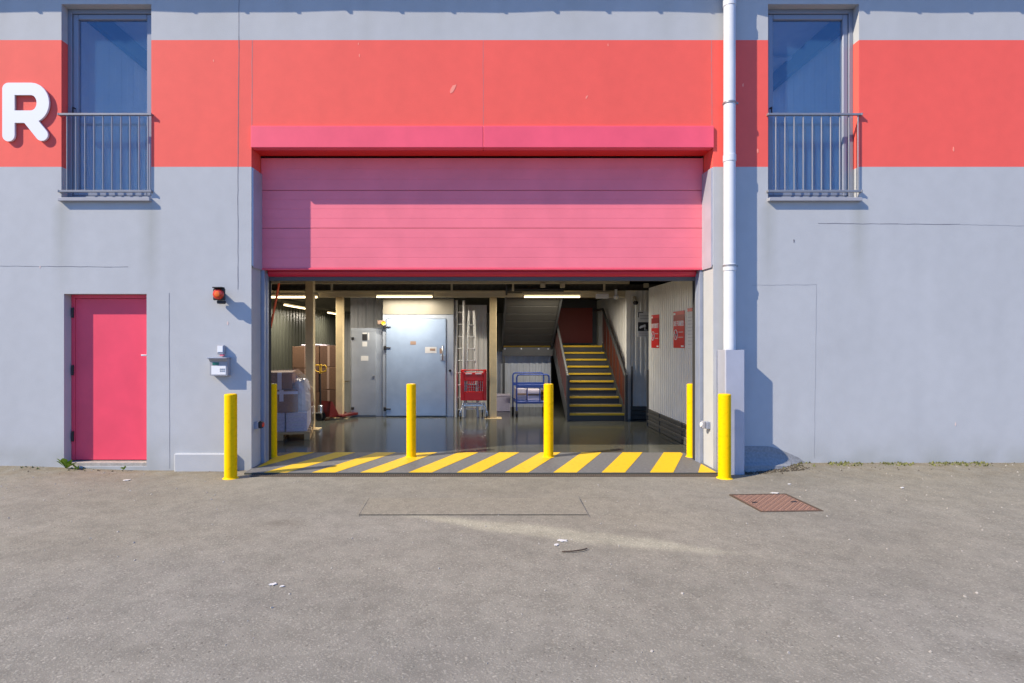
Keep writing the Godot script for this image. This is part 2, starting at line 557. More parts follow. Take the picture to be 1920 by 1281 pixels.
func ground():
	var xs := lines(-9.0, 10.0, 0.075, [-400.0, -150.0, -60.0, -30.0, -16.0, -11.0, 12.0, 17.0, 30.0, 60.0, 150.0, 400.0])
	var zs := lines(-0.3, 6.6, 0.075, [-400.0, -100.0, -40.0, -18.0, -9.0, -3.0, -1.0, 8.0, 10.0, 14.0, 30.0, 100.0, 400.0])
	var n1 := FastNoiseLite.new()
	n1.seed = 31
	n1.frequency = 0.45
	n1.fractal_octaves = 4
	var n2 := FastNoiseLite.new()
	n2.seed = 32
	n2.frequency = 2.4
	n2.fractal_octaves = 3
	var st := sf()
	var nx := xs.size()
	for z in zs:
		for x in xs:
			var v := 1.0 + 0.10 * n1.get_noise_2d(x, z) + 0.12 * n2.get_noise_2d(x * 0.8, z)
			v += 0.05 * n1.get_noise_2d(x * 0.35 + 70.0, z * 2.2)
			var v_track := 0.0
			var warm := 0.05 * n1.get_noise_2d(x * 0.4 + 20.0, z * 0.6) + 0.02 * smoothstep(2.5, 0.5, absf(x - 0.5))
			var c := Color(v * (1.0 + warm * 0.4), v, v * (1.0 - warm))
			# dry dust near the wall, browner; darker damp line at its foot
			var foot := exp(-maxf(z, 0.0) / 0.5) * smoothstep(2.8, 3.6, absf(x))
			c = c.lerp(Color(0.86, 0.78, 0.66) * v, clampf(foot * (0.75 + n2.get_noise_2d(x * 2.0, z * 2.0)), 0.0, 0.9))
			# paler slanting streak left of the middle of the yard
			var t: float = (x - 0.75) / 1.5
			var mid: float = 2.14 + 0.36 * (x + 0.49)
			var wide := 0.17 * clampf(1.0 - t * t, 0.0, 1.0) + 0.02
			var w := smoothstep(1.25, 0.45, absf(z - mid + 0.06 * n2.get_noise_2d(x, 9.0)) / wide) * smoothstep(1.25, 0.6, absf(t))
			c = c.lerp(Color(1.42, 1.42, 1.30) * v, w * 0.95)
			for tr in [-1.35, 0.35, 1.0, 2.6]:
				var tx: float = tr + 0.10 * sin(z * 0.9 + tr * 3.0) + 0.06 * z
				v_track = maxf(v_track, exp(-pow((x - tx) / 0.13, 2.0)) * (0.5 + 0.8 * n2.get_noise_2d(x * 0.5, z * 0.35 + tr)))
			for tr in [3.35, 4.75]:
				var tz: float = tr + 0.05 * x + 0.12 * sin(x * 0.3)
				v_track = maxf(v_track, exp(-pow((z - tz) / 0.17, 2.0)) * (0.5 + 0.8 * n2.get_noise_2d(x * 0.2, z * 0.5 + tr)))
			c = c.lerp(Color(0.80, 0.79, 0.78) * v, clampf(v_track * 0.24, 0.0, 0.5))
			# oil spots in the foreground
			for sp in [Vector3(3.02, 4.66, 0.10), Vector3(2.72, 4.70, 0.06), Vector3(-1.9, 2.3, 0.22), Vector3(5.4, 3.1, 0.12)]:
				c = c.lerp(Color(0.66, 0.63, 0.60) * v, exp(-pow(Vector2(x - sp.x, (z - sp.y) * 1.6).length() / sp.z, 2.0)) * 0.55)
			c *= 0.6
			c.a = 1.0
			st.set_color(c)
			st.set_normal(Vector3.UP)
			st.add_vertex(Vector3(x, hump(x, z), z))
	for j in zs.size() - 1:
		for i in nx - 1:
			var a := j * nx + i
			for k in [a, a + 1, a + nx + 1, a, a + nx + 1, a + nx]: st.add_index(k)
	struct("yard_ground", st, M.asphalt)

	# a repaired trench: a rectangle cut into the asphalt with sealed joints
	var g = thing_structure("asphalt_patch", Vector3(-0.03, 0, 1.745))
	var q := sf()
	var corners := [Vector3(-1.19, -0.004, -0.31), Vector3(1.19, -0.004, -0.31), Vector3(1.17, 0.0, 0.31), Vector3(-1.17, 0.0, 0.31)]
	q.set_color(Color(0.612, 0.60, 0.575))
	quad(q, corners[0], corners[1], corners[2], corners[3], Vector3.UP)
	obj("patch_surface", q, M.asphalt, g)
	for e in [[Vector3(-1.26, 0, 0.315), Vector3(1.22, 0, 0.31)], [Vector3(-1.2, 0, -0.32), Vector3(2.85, 0, -0.36)], [Vector3(-1.17, 0, -0.31), Vector3(-1.15, 0, 0.36)], [Vector3(1.18, 0, -0.31), Vector3(1.16, 0, 0.40)]]:
		var s := sf()
		var d: Vector3 = (e[1] - e[0]).normalized()
		var side := d.cross(Vector3.UP) * 0.0025
		var nn := 14
		for k in nn:
			var a: Vector3 = e[0].lerp(e[1], float(k) / nn)
			var b: Vector3 = e[0].lerp(e[1], float(k + 1) / nn)
			var wob := side * (0.7 + 0.6 * rng.randf())
			quad(s, a - wob + Vector3(0, 0.003, 0), b - wob + Vector3(0, 0.003, 0), b + wob + Vector3(0, 0.003, 0), a + wob + Vector3(0, 0.003, 0), Vector3.UP)
		obj("joint", s, M.joint, g)

func thing_structure(called: String, at: Vector3):
	var o := Node3D.new()
	o.name = numbered(called)
	add_child(o)
	o.position = at
	o.set_meta("kind", "structure")
	return o

# ---------------------------------------------------------------- building shell
func breaks(lo: float, hi: float, step: float, at: Array) -> Array:
	var o := [lo]
	var pts := [hi]
	for a in at: pts.append(a)
	pts.sort()
	var from := lo
	for p in pts:
		if p - from < 1e-4: continue
		var n := int(ceil((p - from) / step - 1e-4))
		for i in n: o.append(from + (p - from) * (i + 1) / n)
		from = p
	return o

func open_at(x: float, y: float) -> bool:
	if x > XL and x < XR and y < TOP: return true
	if x > DX[0] and x < DX[1] and y > DY[0] and y < DY[1]: return true
	for w in [WL, WR]:
		if x > w[0] and x < w[1] and y > WY[0] and y < WY[1]: return true
	return false

func building():
	var b = thing("warehouse_building", "grey warehouse front with wide coral band and pink shuttered loading bay", "building")
	var n1 := FastNoiseLite.new()
	n1.seed = 61
	n1.frequency = 0.55
	n1.fractal_octaves = 4
	var n2 := FastNoiseLite.new()
	n2.seed = 62
	n2.frequency = 1.0
	n2.fractal_octaves = 3
	var xs := breaks(-14.0, 15.0, 0.16, [XL, XR, WL[0], WL[1], WR[0], WR[1], DX[0], DX[1]])
	var ys := breaks(-0.25, 7.05, 0.16, [TOP, WY[0], WY[1], BAND[0], BAND[1], DY[0], DY[1]])
	var tint := func(p: Vector3) -> Color:
		var v := 1.0 + 0.035 * n1.get_noise_2d(p.x * 0.6, p.y * 0.6) + 0.045 * n2.get_noise_2d(p.x * 3.2, p.y * 0.22)
		var dirt := smoothstep(0.5, 0.02, p.y) * (0.55 + 0.8 * n2.get_noise_2d(p.x * 1.8, p.y * 2.0)) * 0.26
		for w in [WL, WR]:
			var under := smoothstep(WY[0], WY[0] - 0.1, p.y) * smoothstep(WY[0] - 1.7, WY[0] - 0.2, p.y)
			var edge := exp(-pow((p.x - w[0]) / 0.07, 2.0)) + exp(-pow((p.x - w[1]) / 0.09, 2.0)) + 0.35 * maxf(0.0, n2.get_noise_1d(p.x * 6.0)) * (1.0 if p.x > w[0] and p.x < w[1] else 0.0)
			dirt += 0.16 * under * edge
		dirt += 0.10 * smoothstep(5.3, 6.4, p.y) * maxf(0.0, n2.get_noise_2d(p.x * 5.0, p.y * 0.2))
		# paler rolled-over patches on the lower wall
		var patch := smoothstep(0.02, 0.16, n1.get_noise_2d(p.x * 0.45 + 90.0, p.y * 0.5)) * smoothstep(4.1, 3.9, p.y)
		v += 0.025 * patch
		return Color(v - dirt, v - dirt, v - dirt * 1.25)
	var parts := [sf(), sf()]
	for i in xs.size() - 1:
		for j in ys.size() - 1:
			var cx: float = (xs[i] + xs[i + 1]) * 0.5
			var cy: float = (ys[j] + ys[j + 1]) * 0.5
			if open_at(cx, cy): continue
			var st: SurfaceTool = parts[1 if cy > BAND[0] and cy < BAND[1] else 0]
			var p := [Vector3(xs[i], ys[j], 0), Vector3(xs[i], ys[j + 1], 0), Vector3(xs[i + 1], ys[j + 1], 0), Vector3(xs[i + 1], ys[j], 0)]
			for k in [0, 1, 2, 0, 2, 3]:
				var tc: Color = tint.call(p[k]) * (0.9 if cy > BAND[0] and cy < BAND[1] else 0.8)
				tc.a = 1.0
				st.set_color(tc)
				st.set_normal(Vector3(0, 0, 1))
				st.add_vertex(p[k])
			st.set_color(Color(0.8, 0.8, 0.8))
			quad(st, p[0] - Vector3(0, 0, DEEP), p[1] - Vector3(0, 0, DEEP), p[2] - Vector3(0, 0, DEEP), p[3] - Vector3(0, 0, DEEP), Vector3(0, 0, -1))
	# reveals of every opening, coloured as the wall they cut through
	for o in [[XL, XR, -0.25, TOP], [DX[0], DX[1], DY[0], DY[1]], [WL[0], WL[1], WY[0], WY[1]], [WR[0], WR[1], WY[0], WY[1]]]:
		for side in [0, 1]:
			for seg in [[-9.0, BAND[0], 0], [BAND[0], BAND[1], 1], [BAND[1], 9.0, 0]]:
				var y0: float = maxf(o[2], seg[0])
				var y1: float = minf(o[3], seg[1])
				if y1 <= y0: continue
				parts[seg[2]].set_color(Color(0.9, 0.9, 0.9) if seg[2] == 1 else Color(0.8, 0.8, 0.8))
				quad(parts[seg[2]], Vector3(o[side], y0, 0), Vector3(o[side], y1, 0), Vector3(o[side], y1, -DEEP), Vector3(o[side], y0, -DEEP), Vector3(1 - 2 * side, 0, 0))
		var pt: SurfaceTool = parts[1 if o[3] > BAND[0] and o[3] < BAND[1] else 0]
		if o[3] != TOP:
			pt.set_color(Color(0.8, 0.8, 0.8))
			quad(pt, Vector3(o[0], o[3], 0), Vector3(o[1], o[3], 0), Vector3(o[1], o[3], -DEEP), Vector3(o[0], o[3], -DEEP), Vector3.DOWN)
		parts[0].set_color(Color(0.8, 0.8, 0.8))
		quad(parts[0], Vector3(o[0], o[2], 0), Vector3(o[1], o[2], 0), Vector3(o[1], o[2], -DEEP), Vector3(o[0], o[2], -DEEP), Vector3.UP)
	obj("wall", parts[0], M.wall, b)
	var band = obj("painted_band", parts[1], M.band, b)
	band.set_meta("label", "wide coral red band painted across the wall")

	# sides, rear and roof
	var st := sf()
	box(st, Vector3(-14.0, -0.25, -17.3), Vector3(-13.7, 7.05, -DEEP))
	obj("side_wall", st, M.wall_plain, b)
	st = sf()
	box(st, Vector3(14.7, -0.25, -17.3), Vector3(15.0, 7.05, -DEEP))
	obj("side_wall", st, M.wall_plain, b)
	st = sf()
	box(st, Vector3(-14.0, -0.25, -17.6), Vector3(15.0, 7.05, -17.3))
	obj("rear_wall", st, M.wall_plain, b)
	st = sf()
	box(st, Vector3(-14.3, 7.05, -3.5), Vector3(15.3, 7.20, 0.22), 0.01)
	box(st, Vector3(-14.3, 7.05, -17.9), Vector3(15.3, 7.20, -8.5), 0.01)
	for q in [[-14.3, -5.6], [-3.7, 3.7], [5.5, 15.3]]:
		box(st, Vector3(q[0], 7.05, -8.499), Vector3(q[1], 7.199, -3.501))  # gaps between these are invented rooflights, added to brighten the upstairs corridors
	var roof = obj("roof", st, M.grey_trim, b)
	# half-round gutter hung under the roof edge on brackets
	st = sf()
	var prof := []
	for k in 13:
		var a := PI + PI * k / 12.0
		prof.append(Vector2(cos(a) * 0.085, sin(a) * 0.085))
	var seg_x := []
	var gx := -14.3
	while gx < 15.29:
		seg_x.append(gx)
		gx += 0.3537
	seg_x.append(15.3)
	for i in seg_x.size() - 1:
		var s0 := 0.012 * sin(seg_x[i] * 1.9) + 0.006 * sin(seg_x[i] * 4.3)
		var s1 := 0.012 * sin(seg_x[i + 1] * 1.9) + 0.006 * sin(seg_x[i + 1] * 4.3)
		for k in 12:
			for inner in [0, 1]:
				var f: float = 1.0 - inner * 0.06
				var c := Vector3(0, 7.03, 0.315)
				var v := []
				for w in [[seg_x[i], k, s0], [seg_x[i + 1], k, s1], [seg_x[i + 1], k + 1, s1], [seg_x[i], k + 1, s0]]:
					v.append(Vector3(w[0], c.y + prof[w[1]].y * f + w[2], c.z + prof[w[1]].x * f))
				var out: Vector3 = Vector3(0, prof[k].y + prof[k + 1].y, prof[k].x + prof[k + 1].x) * (1 - 2 * inner)
				quad(st, v[0], v[1], v[2], v[3], out)
	obj("gutter", st, M.rail_metal, roof)
	st = sf()
	var bx := -13.72
	while bx < 15.0:
		box(st, Vector3(bx - 0.022, 6.85, 0.26), Vector3(bx + 0.022, 6.95, 0.335), 0.004)
		bx += 0.7075
	var brk = obj("gutter_bracket", st, M.rail_metal, roof)
	brk.set_meta("kind", "stuff")

	# pink lintel over the bay, two lengths butted together, and its red underside
	for seg in [[XL, 0.10], [0.104, XR]]:
		st = sf()
		box(st, Vector3(seg[0], TOP, -0.1), Vector3(seg[1], 4.683, 0.028), 0.006)
		obj("lintel", st, M.pink_sheet, b)
	st = sf()
	box(st, Vector3(XL, TOP - 0.002, -DEEP), Vector3(XR, TOP + 0.1, -0.102))
	obj("soffit", st, M.red_soffit, b)

	# pink sheet panels closing the top of the bay, each with pressed grooves
	var fy := [2.785, 3.356, 3.896, 4.36]
	for k in 3:
		st = sf()
		var y0: float = fy[k] + 0.003
		var top: float = fy[k + 1] - 0.003
		var rows := int(round((top - y0) / 0.136))
		var ph := (top - y0) / rows
		for r in rows:
			var a := y0 + ph * r + (0.0 if r == 0 else 0.0025)
			var c := y0 + ph * (r + 1)
			box(st, Vector3(XL + 0.004, a, -0.40), Vector3(XR - 0.004, c, -DEEP), 0.003)
			if r > 0: box(st, Vector3(XL + 0.006, a - 0.004, -0.395), Vector3(XR - 0.006, a + 0.001, -DEEP - 0.0018))
		obj("shutter_panel", st, M.pink_panel, b)
	st = sf()
	box(st, Vector3(XL + 0.002, 2.76, -0.41), Vector3(XR - 0.002, 2.785, -DEEP + 0.012), 0.004)
	obj("shutter_edge", st, M.pink_sheet, b)
	st = sf()
	box(st, Vector3(XL + 0.002, 2.79, -0.44), Vector3(XR - 0.002, TOP, -0.412))
	obj("shutter_back", st, M.dark_gap, b)
	# raised door leaf: only its rounded bottom rail and rubber seal show
	st = sf()
	tube(st, [Vector3(XL + 0.06, 2.745, -0.52), Vector3(XR - 0.06, 2.745, -0.52)], 0.07, 24)
	box(st, Vector3(XL + 0.06, 2.76, -0.57), Vector3(XR - 0.06, 3.3, -0.53), 0.004)
	var rail = obj("raised_door", st, M.red_rail, b)
	st = sf()
	box(st, Vector3(XL + 0.06, 2.62, -0.54), Vector3(XR - 0.06, 2.682, -0.50), 0.004)
	obj("rubber_seal", st, M.seal, rail)
	# covers on the upper reveals and the steel guides below
	for s in [0, 1]:
		var x0: float = XL if s == 0 else XR
		var d := 1.0 if s == 0 else -1.0
		st = sf()
		var pr := PackedVector2Array([Vector2(0, 2.80), Vector2(0.022, 2.755), Vector2(0.022, 4.12), Vector2(0, 4.12)])
		for q in pr.size(): pr[q].x = x0 + d * pr[q].x
		extrude(st, pr, -DEEP + 0.002, -0.012)
		obj("reveal_cover", st, M.guard, b)
		st = sf()
		box(st, Vector3(x0, 0.0, -0.50), Vector3(x0 + d * 0.05, 2.76, -0.345), 0.004)
		box(st, Vector3(x0 + d * 0.05, 0.0, -0.50), Vector3(x0 + d * 0.058, 2.72, -0.44))
		obj("door_guide", st, M.track, b)
		st = sf()
		box(st, Vector3(x0 - d * 0.3, -0.2, -0.62), Vector3(x0 + d * 0.052, 3.3, -0.502))
		obj("guide_seal", st, M.dark_gap, b)

	# service door
	st = sf()
	box(st, Vector3(DX[0] + 0.055, 0.09, -0.20), Vector3(DX[1], 2.335, -0.145), 0.004)
	var door = obj("service_door", st, M.pink_door, b)
	door.set_meta("label", "plain pink steel service door in the grey wall")
	st = sf()
	box(st, Vector3(DX[0] + 0.001, 0.085, -0.24), Vector3(DX[0] + 0.052, DY[1], -0.14), 0.003)
	box(st, Vector3(DX[0] + 0.052, 2.34, -0.24), Vector3(DX[1], DY[1] - 0.001, -0.14), 0.003)
	obj("door_frame", st, M.pink_door, door)
	st = sf()
	box(st, Vector3(DX[0] + 0.002, -0.1, -0.30), Vector3(DX[1] - 0.002, 0.078, -0.02), 0.006)
	obj("threshold", st, M.concrete, door)
	st = sf()
	box(st, Vector3(DX[0] + 0.06, 0.078, -0.19), Vector3(DX[1], 0.09, -0.15))
	obj("door_gap", st, M.dark_gap, door)
	for y in [2.14, 1.34, 0.42]:
		st = sf()
		tube(st, [Vector3(DX[0] + 0.03, y - 0.07, -0.128), Vector3(DX[0] + 0.03, y + 0.07, -0.128)], 0.015, 10)
		obj("hinge", st, M.black, door)
	st = sf()
	tube(st, [Vector3(-4.56, 1.548, -0.145), Vector3(-4.56, 1.548, -0.095), Vector3(-4.63, 1.548, -0.092)], 0.011, 8)
	tube(st, [Vector3(-4.56, 1.548, -0.146), Vector3(-4.56, 1.548, -0.137)], 0.026, 14)
	obj("handle", st, M.white, door)

	for w in [WL, WR]: window(b, w)
	st = sf()
	var cove := PackedVector2Array([Vector2(-0.05, 0.33), Vector2(0.003, 0.33), Vector2(0.012, 0.25), Vector2(0.035, 0.18), Vector2(0.075, 0.125), Vector2(0.13, 0.09), Vector2(0.16, -0.1), Vector2(-0.05, -0.1)])
	var prev: Array = []
	for k in 15:
		var x := 3.62 + k * 0.075
		var f := 1.0 - smoothstep(3.95, 4.66, x)
		var ring: Array = []
		for q in cove: ring.append(Vector3(x, -0.02 + (q.y if q.y < 0.0 else q.y * (0.35 + 0.65 * f)), q.x if q.x < 0.0 else q.x * f + 0.004 * f - 0.002))
		if k > 0:
			for n in cove.size() - 2: quad(st, prev[n], prev[n + 1], ring[n + 1], ring[n], Vector3(0, 1, 1))
		prev = ring
	obj("wall_foot", st, M.wall_dirty, b)

	# plinth left of the bay, expansion joints and cracks of the render, chips in the paint
	st = sf()
	box(st, Vector3(-4.101, -0.2, -0.05), Vector3(-3.269, 0.215, 0.055), 0.012)
	obj("plinth", st, M.wall_plain, b)
	for e in [[-3.254, 2.45, -3.254, 4.13, 0.008], [-3.254, 4.13, -3.232, 7.0, 0.008], [-4.188, 0.0, -4.195, 2.4, 0.006], [-3.064, 4.69, -3.057, 5.86, 0.005], [3.232, 4.69, 3.225, 5.86, 0.004], [-6.508, 2.772, -4.757, 2.758, 0.006], [4.684, 3.356, 6.625, 3.341, 0.007], [6.625, 3.341, 7.537, 3.32, 0.005], [3.779, 2.51, 4.662, 2.517, 0.005], [4.662, 2.517, 4.633, 0.138, 0.004], [0.102, 4.662, 0.102, 5.851, 0.003]]:
		st = sf()
		var pts := []
		var nseg := 16
		for k in nseg + 1:
			var t := float(k) / nseg
			pts.append(Vector2(lerpf(e[0], e[2], t), lerpf(e[1], e[3], t)) + Vector2(n1.get_noise_1d(k * 2.3), n1.get_noise_1d(k * 3.1 + 40.0)) * 0.007)
		for k in nseg:
			var dd: Vector2 = (pts[k + 1] - pts[k]).normalized().orthogonal() * e[4] * 0.5 * (0.7 + 0.5 * rng.randf())
			box_strip(st, pts[k], pts[k + 1], dd)
		obj("render_crack", st, M.crack if e[4] > 0.0055 else M.crack_faint, b)
	for p in [[850, 166, 15, 1], [1393, 160, 6, 0], [1421, 283, 7, 0], [1788, 280, 7, 0], [400, 114, 4, 0], [672, 82, 4, 0], [674, 104, 5, 0], [1140, 84, 5, 0], [1792, 796, 6, 0], [1100, 182, 7, 1], [1489, 452, 6, 2], [427, 606, 6, 0], [75, 501, 5, 0]]:
		var cx: float = (p[0] - 892.0) * 7.88 / 1080.0
		var cy: float = 1.78 - (p[1] - 635.0) * 7.88 / 1080.0
		st = sf()
		var poly := PackedVector2Array()
		for k in 9:
			var a := TAU * k / 9.0
			var rr: float = p[2] * 0.0055 * (0.5 + 0.5 * rng.randf())
			var q := Vector2(cos(a) * rr * 0.4, sin(a) * rr)
			if p[3] == 1: q = q.rotated(-0.6)
			poly.append(Vector2(cx, cy) + q)
		extrude(st, poly, 0.0005, 0.0025)
		obj("paint_chip", st, M.crack if p[3] == 2 else (M.band_scuff if cy > BAND[0] and cy < BAND[1] else M.chip), b)

func box_strip(st: SurfaceTool, a: Vector2, b: Vector2, d: Vector2):
	var z := 0.0015
	quad(st, Vector3(a.x - d.x, a.y - d.y, z), Vector3(b.x - d.x, b.y - d.y, z), Vector3(b.x + d.x, b.y + d.y, z), Vector3(a.x + d.x, a.y + d.y, z), Vector3(0, 0, 1))

func window(b, w):
	var st := sf()
	var x0: float = w[0] + 0.001
	var x1: float = w[1] - 0.001
	var y0: float = WY[0] + 0.001
	var y1: float = WY[1] - 0.001
	var z1 := -0.12
	var f := 0.06
	# fixed frame
	for q in [[x0, y0, x0 + f, y1], [x1 - f, y0, x1, y1], [x0 + f, y1 - f, x1 - f, y1], [x0 + f, y0, x1 - f, y0 + f]]:
		box(st, Vector3(q[0], q[1], -0.20), Vector3(q[2], q[3], z1), 0.004)
	var fr = obj("window", st, M.frame, b)
	st = sf()
	var a0 := x0 + f + 0.004
	var a1 := x1 - f - 0.004
	var b0 := y0 + f + 0.004
	var b1 := y1 - f - 0.004
	var g := 0.072
	for q in [[a0, b0, a0 + g, b1], [a1 - g, b0, a1, b1], [a0 + g, b1 - g, a1 - g, b1], [a0 + g, b0, a1 - g, b0 + g]]:
		box(st, Vector3(q[0], q[1], -0.205), Vector3(q[2], q[3], z1 - 0.012), 0.008)
	obj("sash", st, M.frame, fr)
	st = sf()
	box(st, Vector3(a0 + g - 0.006, b0 + g - 0.006, -0.172), Vector3(a1 - g + 0.006, b1 - g + 0.006, -0.164))
	obj("pane", st, M.glass, fr)
	st = sf()
	tube(st, [Vector3(a0 + 0.03, 4.98, z1 - 0.012), Vector3(a0 + 0.03, 4.98, z1 + 0.03), Vector3(a0 + 0.03, 4.90, z1 + 0.034)], 0.010, 8)
	obj("window_handle", st, M.black, fr)
	st = sf()
	box(st, Vector3(w[0] - 0.012, WY[0] - 0.05, -0.12), Vector3(w[1] + 0.01, WY[0] - 0.001, 0.06), 0.006)
	obj("window_sill", st, M.grey_trim, fr)

# ---------------------------------------------------------------- interior
func interior_shell():
	var st := sf()
	box(st, Vector3(-13.7, -0.5, -17.3), Vector3(14.7, 0.0, -0.001))
	box(st, Vector3(XL + 0.001, -0.5, -0.001), Vector3(XR - 0.001, 0.0, 0.25))
	struct("warehouse_floor", st, M.floor)
	st = sf()
	box(st, Vector3(-13.7, 3.3, -17.3), Vector3(14.7, 3.5, -DEEP - 0.19))
	struct("loading_bay_ceiling", st, M.dark_deck)
	st = sf()
	box(st, Vector3(-13.7, 2.86, -17.3), Vector3(14.7, 3.0, -5.1))
	struct("mezzanine_deck", st, M.ceiling)

	# left side wall of the store, dark sheet
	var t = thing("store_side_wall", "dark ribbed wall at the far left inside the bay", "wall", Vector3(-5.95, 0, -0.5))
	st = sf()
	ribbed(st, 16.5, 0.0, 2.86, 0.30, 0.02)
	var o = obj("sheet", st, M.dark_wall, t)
	o.rotation.y = PI / 2
	t = thing("store_back_wall", "pale grey ribbed wall closing the far end of the store", "wall", Vector3(-5.9, 0, -16.4))
	st = sf()
	ribbed(st, 9.0, 0.0, 2.86, 0.25, 0.02)
	obj("sheet", st, M.panel_grey, t)

	# wall behind the low panel, left of the cold room
	t = thing("rear_partition", "shadowed ribbed wall above the low grey panel", "wall", Vector3(-3.15, 0, -6.6))
	st = sf()
	ribbed(st, 2.4, 0.0, 2.84, 0.20, 0.018)
	obj("sheet", st, M.panel_grey, t)

	# light panel right of the ladders and the dark passage beside it
	t = thing("pale_partition", "pale ribbed wall behind the red trolley", "wall", Vector3(-0.42, 0, -6.5))
	st = sf()
	ribbed(st, 0.70, 0.0, 2.62, 0.14, 0.014)
	obj("sheet", st, M.panel_white, t)
	t = thing("under_landing_wall", "bluish ribbed wall below the stair landing", "wall", Vector3(0.36, 0, -7.1))
	st = sf()
	ribbed(st, 1.60, 0.0, 1.44, 0.16, 0.02)
	obj("sheet", st, M.panel_blue, t)

	# right wall of the bay, ribbed cream panels over dark kick rails
	t = thing("bay_side_wall", "cream ribbed wall carrying red posters on the right of the bay", "wall", Vector3(3.5, 0, -3.77))
	st = sf()
	ribbed(st, 3.14, 0.36, 2.80, 0.11, 0.010)
	o = obj("sheet", st, M.panel_white, t)
	o.rotation.y = -PI / 2
	o.position = Vector3(0, 0, 0)
	for k in 5:
		st = sf()
		box(st, Vector3(-0.014 - 0.012 * (k % 2), 0.004 + k * 0.071, 0.0), Vector3(0.05, 0.068 + k * 0.071, 3.14), 0.008)
		obj("kick_rail", st, M.kick, t)
	for zz in [0.72, 1.9]:
		st = sf()
		box(st, Vector3(-0.028, 0.0, zz), Vector3(-0.0145, 0.355, zz + 0.03), 0.002)
		obj("rail_cover", st, M.stair_steel, t)
	st = sf()
	box(st, Vector3(-0.035, 0.0, -0.03), Vector3(0.06, 1.15, -0.002), 0.004)
	obj("corner_guard", st, M.stair_steel, t)

	t = thing("notice_wall", "narrow ribbed wall with camera notice beyond the cream side wall", "wall", Vector3(3.36, 0, -4.8))
	st = sf()
	ribbed(st, 2.2, 0.29, 2.84, 0.105, 0.010)
	obj("sheet", st, M.panel_white, t)
	st = sf()
	box(st, Vector3(-0.05, 0.0, -0.06), Vector3(0.045, 2.84, 0.014), 0.004)
	obj("edge_trim", st, M.panel_white, t)
	for k in 3:
		st = sf()
		box(st, Vector3(0.05, 0.004 + k * 0.095, -0.05), Vector3(2.2, 0.092 + k * 0.095, 0.012), 0.006)
		obj("kick_rail", st, M.kick, t)
	st = sf()
	box(st, Vector3(0.052, 0.29, 0.012), Vector3(0.085, 1.17, 0.05), 0.004)
	obj("corner_guard", st, M.stair_steel, t)
	t = thing("stair_side_wall", "grey ribbed wall along the right of the staircase", "wall", Vector3(3.42, 0, -9.2))
	st = sf()
	ribbed(st, 4.3, 0.0, 2.85, 0.14, 0.012)
	o = obj("sheet", st, M.panel_white, t)
	o.rotation.y = -PI / 2
	t = thing("passage_end_wall", "dim wall closing the passage right of the cream wall", "wall", Vector3(6.4, 0, -5.0))
	st = sf()
	ribbed(st, 4.6, 0.0, 2.85, 0.2, 0.012)
	o = obj("sheet", st, M.panel_white, t)
	o.rotation.y = -PI / 2

	# beams and rails under the ceiling
	t = thing("ceiling_beam", "long cream beam across the bay carried by the two rear posts", "beam", Vector3(0, 0, -4.96))
	st = sf()
	box(st, Vector3(-5.9, 2.70, -0.09), Vector3(3.8, 2.845, 0.09), 0.006)
	obj("beam", st, M.cream_beam, t)
	st = sf()
	box(st, Vector3(-5.9, 2.80, 0.095), Vector3(3.8, 2.842, 0.12), 0.004)
	obj("beam_flange", st, M.cream_beam, t)
	t = thing("ceiling_rail", "upper tan rail under the dark ceiling with short hangers", "rail", Vector3(0, 0, -4.5))
	st = sf()
	box(st, Vector3(-4.6, 2.955, -0.04), Vector3(3.3, 3.03, 0.04), 0.004)
	obj("rail", st, M.cream_beam, t)
	for x in [-3.095, -0.516, 0.802, 2.763]:
		st = sf()
		box(st, Vector3(x - 0.022, 2.80, -0.02), Vector3(x + 0.022, 2.955, 0.02), 0.003)
		obj("hanger", st, M.cream_beam, t)
	for x in [1.433, 1.853, 3.639]:
		st = sf()
		box(st, Vector3(x - 0.05, 2.87, 0.045), Vector3(x + 0.05, 2.965, 0.12), 0.006)
		obj("junction_box", st, M.fitting, t)

	# posts
	var says := ["nearest cream post, in front of the beam beside the wrapped pallet", "cream post left of the low grey panel", "cream post between the red trolley and the blue cart"]
	var px := [[-3.25, -3.43, 3.3], [-3.03, -4.98, 2.70], [0.387, -4.98, 2.70]]
	for k in 3:
		t = thing("cream_post", says[k], "post", Vector3(px[k][0], 0, px[k][1]), 0.0, "cream posts inside the bay")
		st = sf()
		box(st, Vector3(-0.077, 0.012, -0.077), Vector3(0.077, px[k][2] - 0.002, 0.077), 0.008)
		obj("shaft", st, M.cream_wood, t)
		st = sf()
		box(st, Vector3(-0.19, 0.0, -0.15), Vector3(0.19, 0.014, 0.15), 0.004)
		obj("base_plate", st, M.cream_wood, t)

	# fluorescent lights
	var ls := [[Vector3(-1.55, 2.69, -4.65), 0.0, 1.24, "lit tube over the cold room door"], [Vector3(1.66, 2.69, -4.65), 0.0, 1.24, "lit tube in front of the stair landing"], [Vector3(-4.05, 2.68, -4.65), 0.0, 1.24, "lit tube at the far left above the wrapped pallet"], [Vector3(-5.25, 2.70, -9.0), PI / 2, 2.4, "first lit tube running back into the store"], [Vector3(-5.25, 2.70, -13.6), PI / 2, 2.4, "farthest lit tube deep in the store"]]
